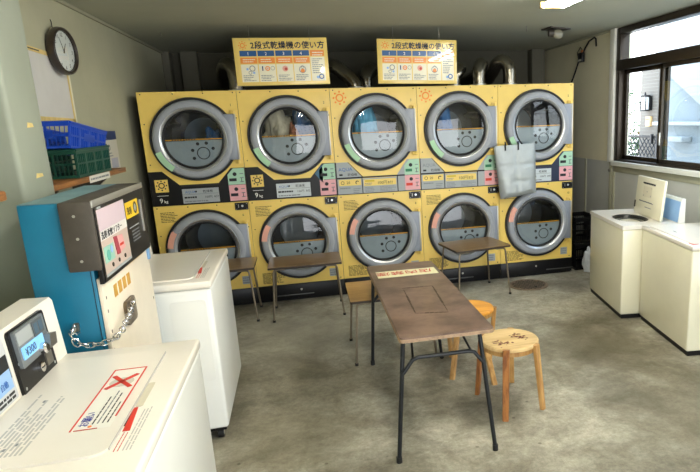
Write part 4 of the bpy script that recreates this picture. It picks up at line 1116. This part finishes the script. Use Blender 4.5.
# ------------------------------------------------------------------ black crates behind the dryer end
for k, (z, lab) in enumerate(((0.0, 'bottom black crate in the stack beside the right dryer'), (.29, 'top black crate in the stack beside the right dryer'))):
    basket('storage_crate', (4.15, .22, z), .26, .34, .28 if k == 0 else .27, BLK, lab, flare=.006)
cl_ = cloth((4.12, -.03, 0), (.045, .05, .16), mat('plastic_white', (214, 220, 226), .4), 'crumpled white plastic bag on floor beside the black crates', 22)
cl_.name = 'plastic_bag'; cl_['category'] = 'bag'

# ------------------------------------------------------------------ light, world, camera
wd = bpy.data.worlds.new('sky'); SC.world = wd; wd.use_nodes = True
N = wd.node_tree.nodes; L = wd.node_tree.links; bgd = N['Background']
tc = N.new('ShaderNodeTexCoord'); sp = N.new('ShaderNodeSeparateXYZ'); L.new(tc.outputs['Generated'], sp.inputs[0])
rp = N.new('ShaderNodeValToRGB'); L.new(sp.outputs['Z'], rp.inputs['Fac'])
rp.color_ramp.elements[0].position = 0; rp.color_ramp.elements[0].color = (.95, .97, 1, 1); rp.color_ramp.elements[1].position = .7; rp.color_ramp.elements[1].color = (.55, .72, 1, 1)
L.new(rp.outputs[0], bgd.inputs['Color']); bgd.inputs['Strength'].default_value = 4.2
def portal(name, loc, rot, sx, sy):
    """marks an opening so the sky's light is sampled through it (adds no light of its own)"""
    l = bpy.data.lights.new(name, 'AREA'); l.shape = 'RECTANGLE'; l.size = sx; l.size_y = sy; l.cycles.is_portal = True
    o = bpy.data.objects.new(name, l); COL.objects.link(o); o.location = loc; o.rotation_euler = rot; return o
portal('window_portal', (XR + .16, -1.5, 1.79), (0, math.radians(90), 0), 1.3, 3.0)
portal('entrance_portal', (2.96, YF - .06, 1.07), (math.radians(90), 0, 0), 2.9, 2.15)

cam = bpy.data.cameras.new('camera'); co = bpy.data.objects.new('camera', cam); COL.objects.link(co); SC.camera = co
f, yaw, pit, rol = 590.7443, .2405, -.2321, -.0346
px_, py_ = 454.2045, 256.8099
cam.sensor_fit = 'HORIZONTAL'; cam.sensor_width = 36; cam.lens = f * 36 / 700
cam.shift_x = (350 - px_) / 700; cam.shift_y = (py_ - 236) / 700
cam.clip_start = .02
cy_, sy_, cp, sp_ = math.cos(yaw), math.sin(yaw), math.cos(pit), math.sin(pit)
F = Vector((sy_ * cp, cy_ * cp, sp_)); Rr = Vector((cy_, -sy_, 0)); U = Rr.cross(F)
cr, sr = math.cos(rol), math.sin(rol)
R2 = Rr * cr + U * sr; U2 = -Rr * sr + U * cr
m = Matrix.Identity(4)
for k in range(3):
    m[k][0] = R2[k]; m[k][1] = U2[k]; m[k][2] = -F[k]
m[0][3], m[1][3], m[2][3] = 1.3069, -5.582, 1.6393
co.matrix_world = m
SC.view_settings.view_transform = 'Standard'; SC.view_settings.look = 'None'; SC.view_settings.gamma = 1
SC.view_settings.use_curve_mapping = False
SC.view_settings.exposure = .84
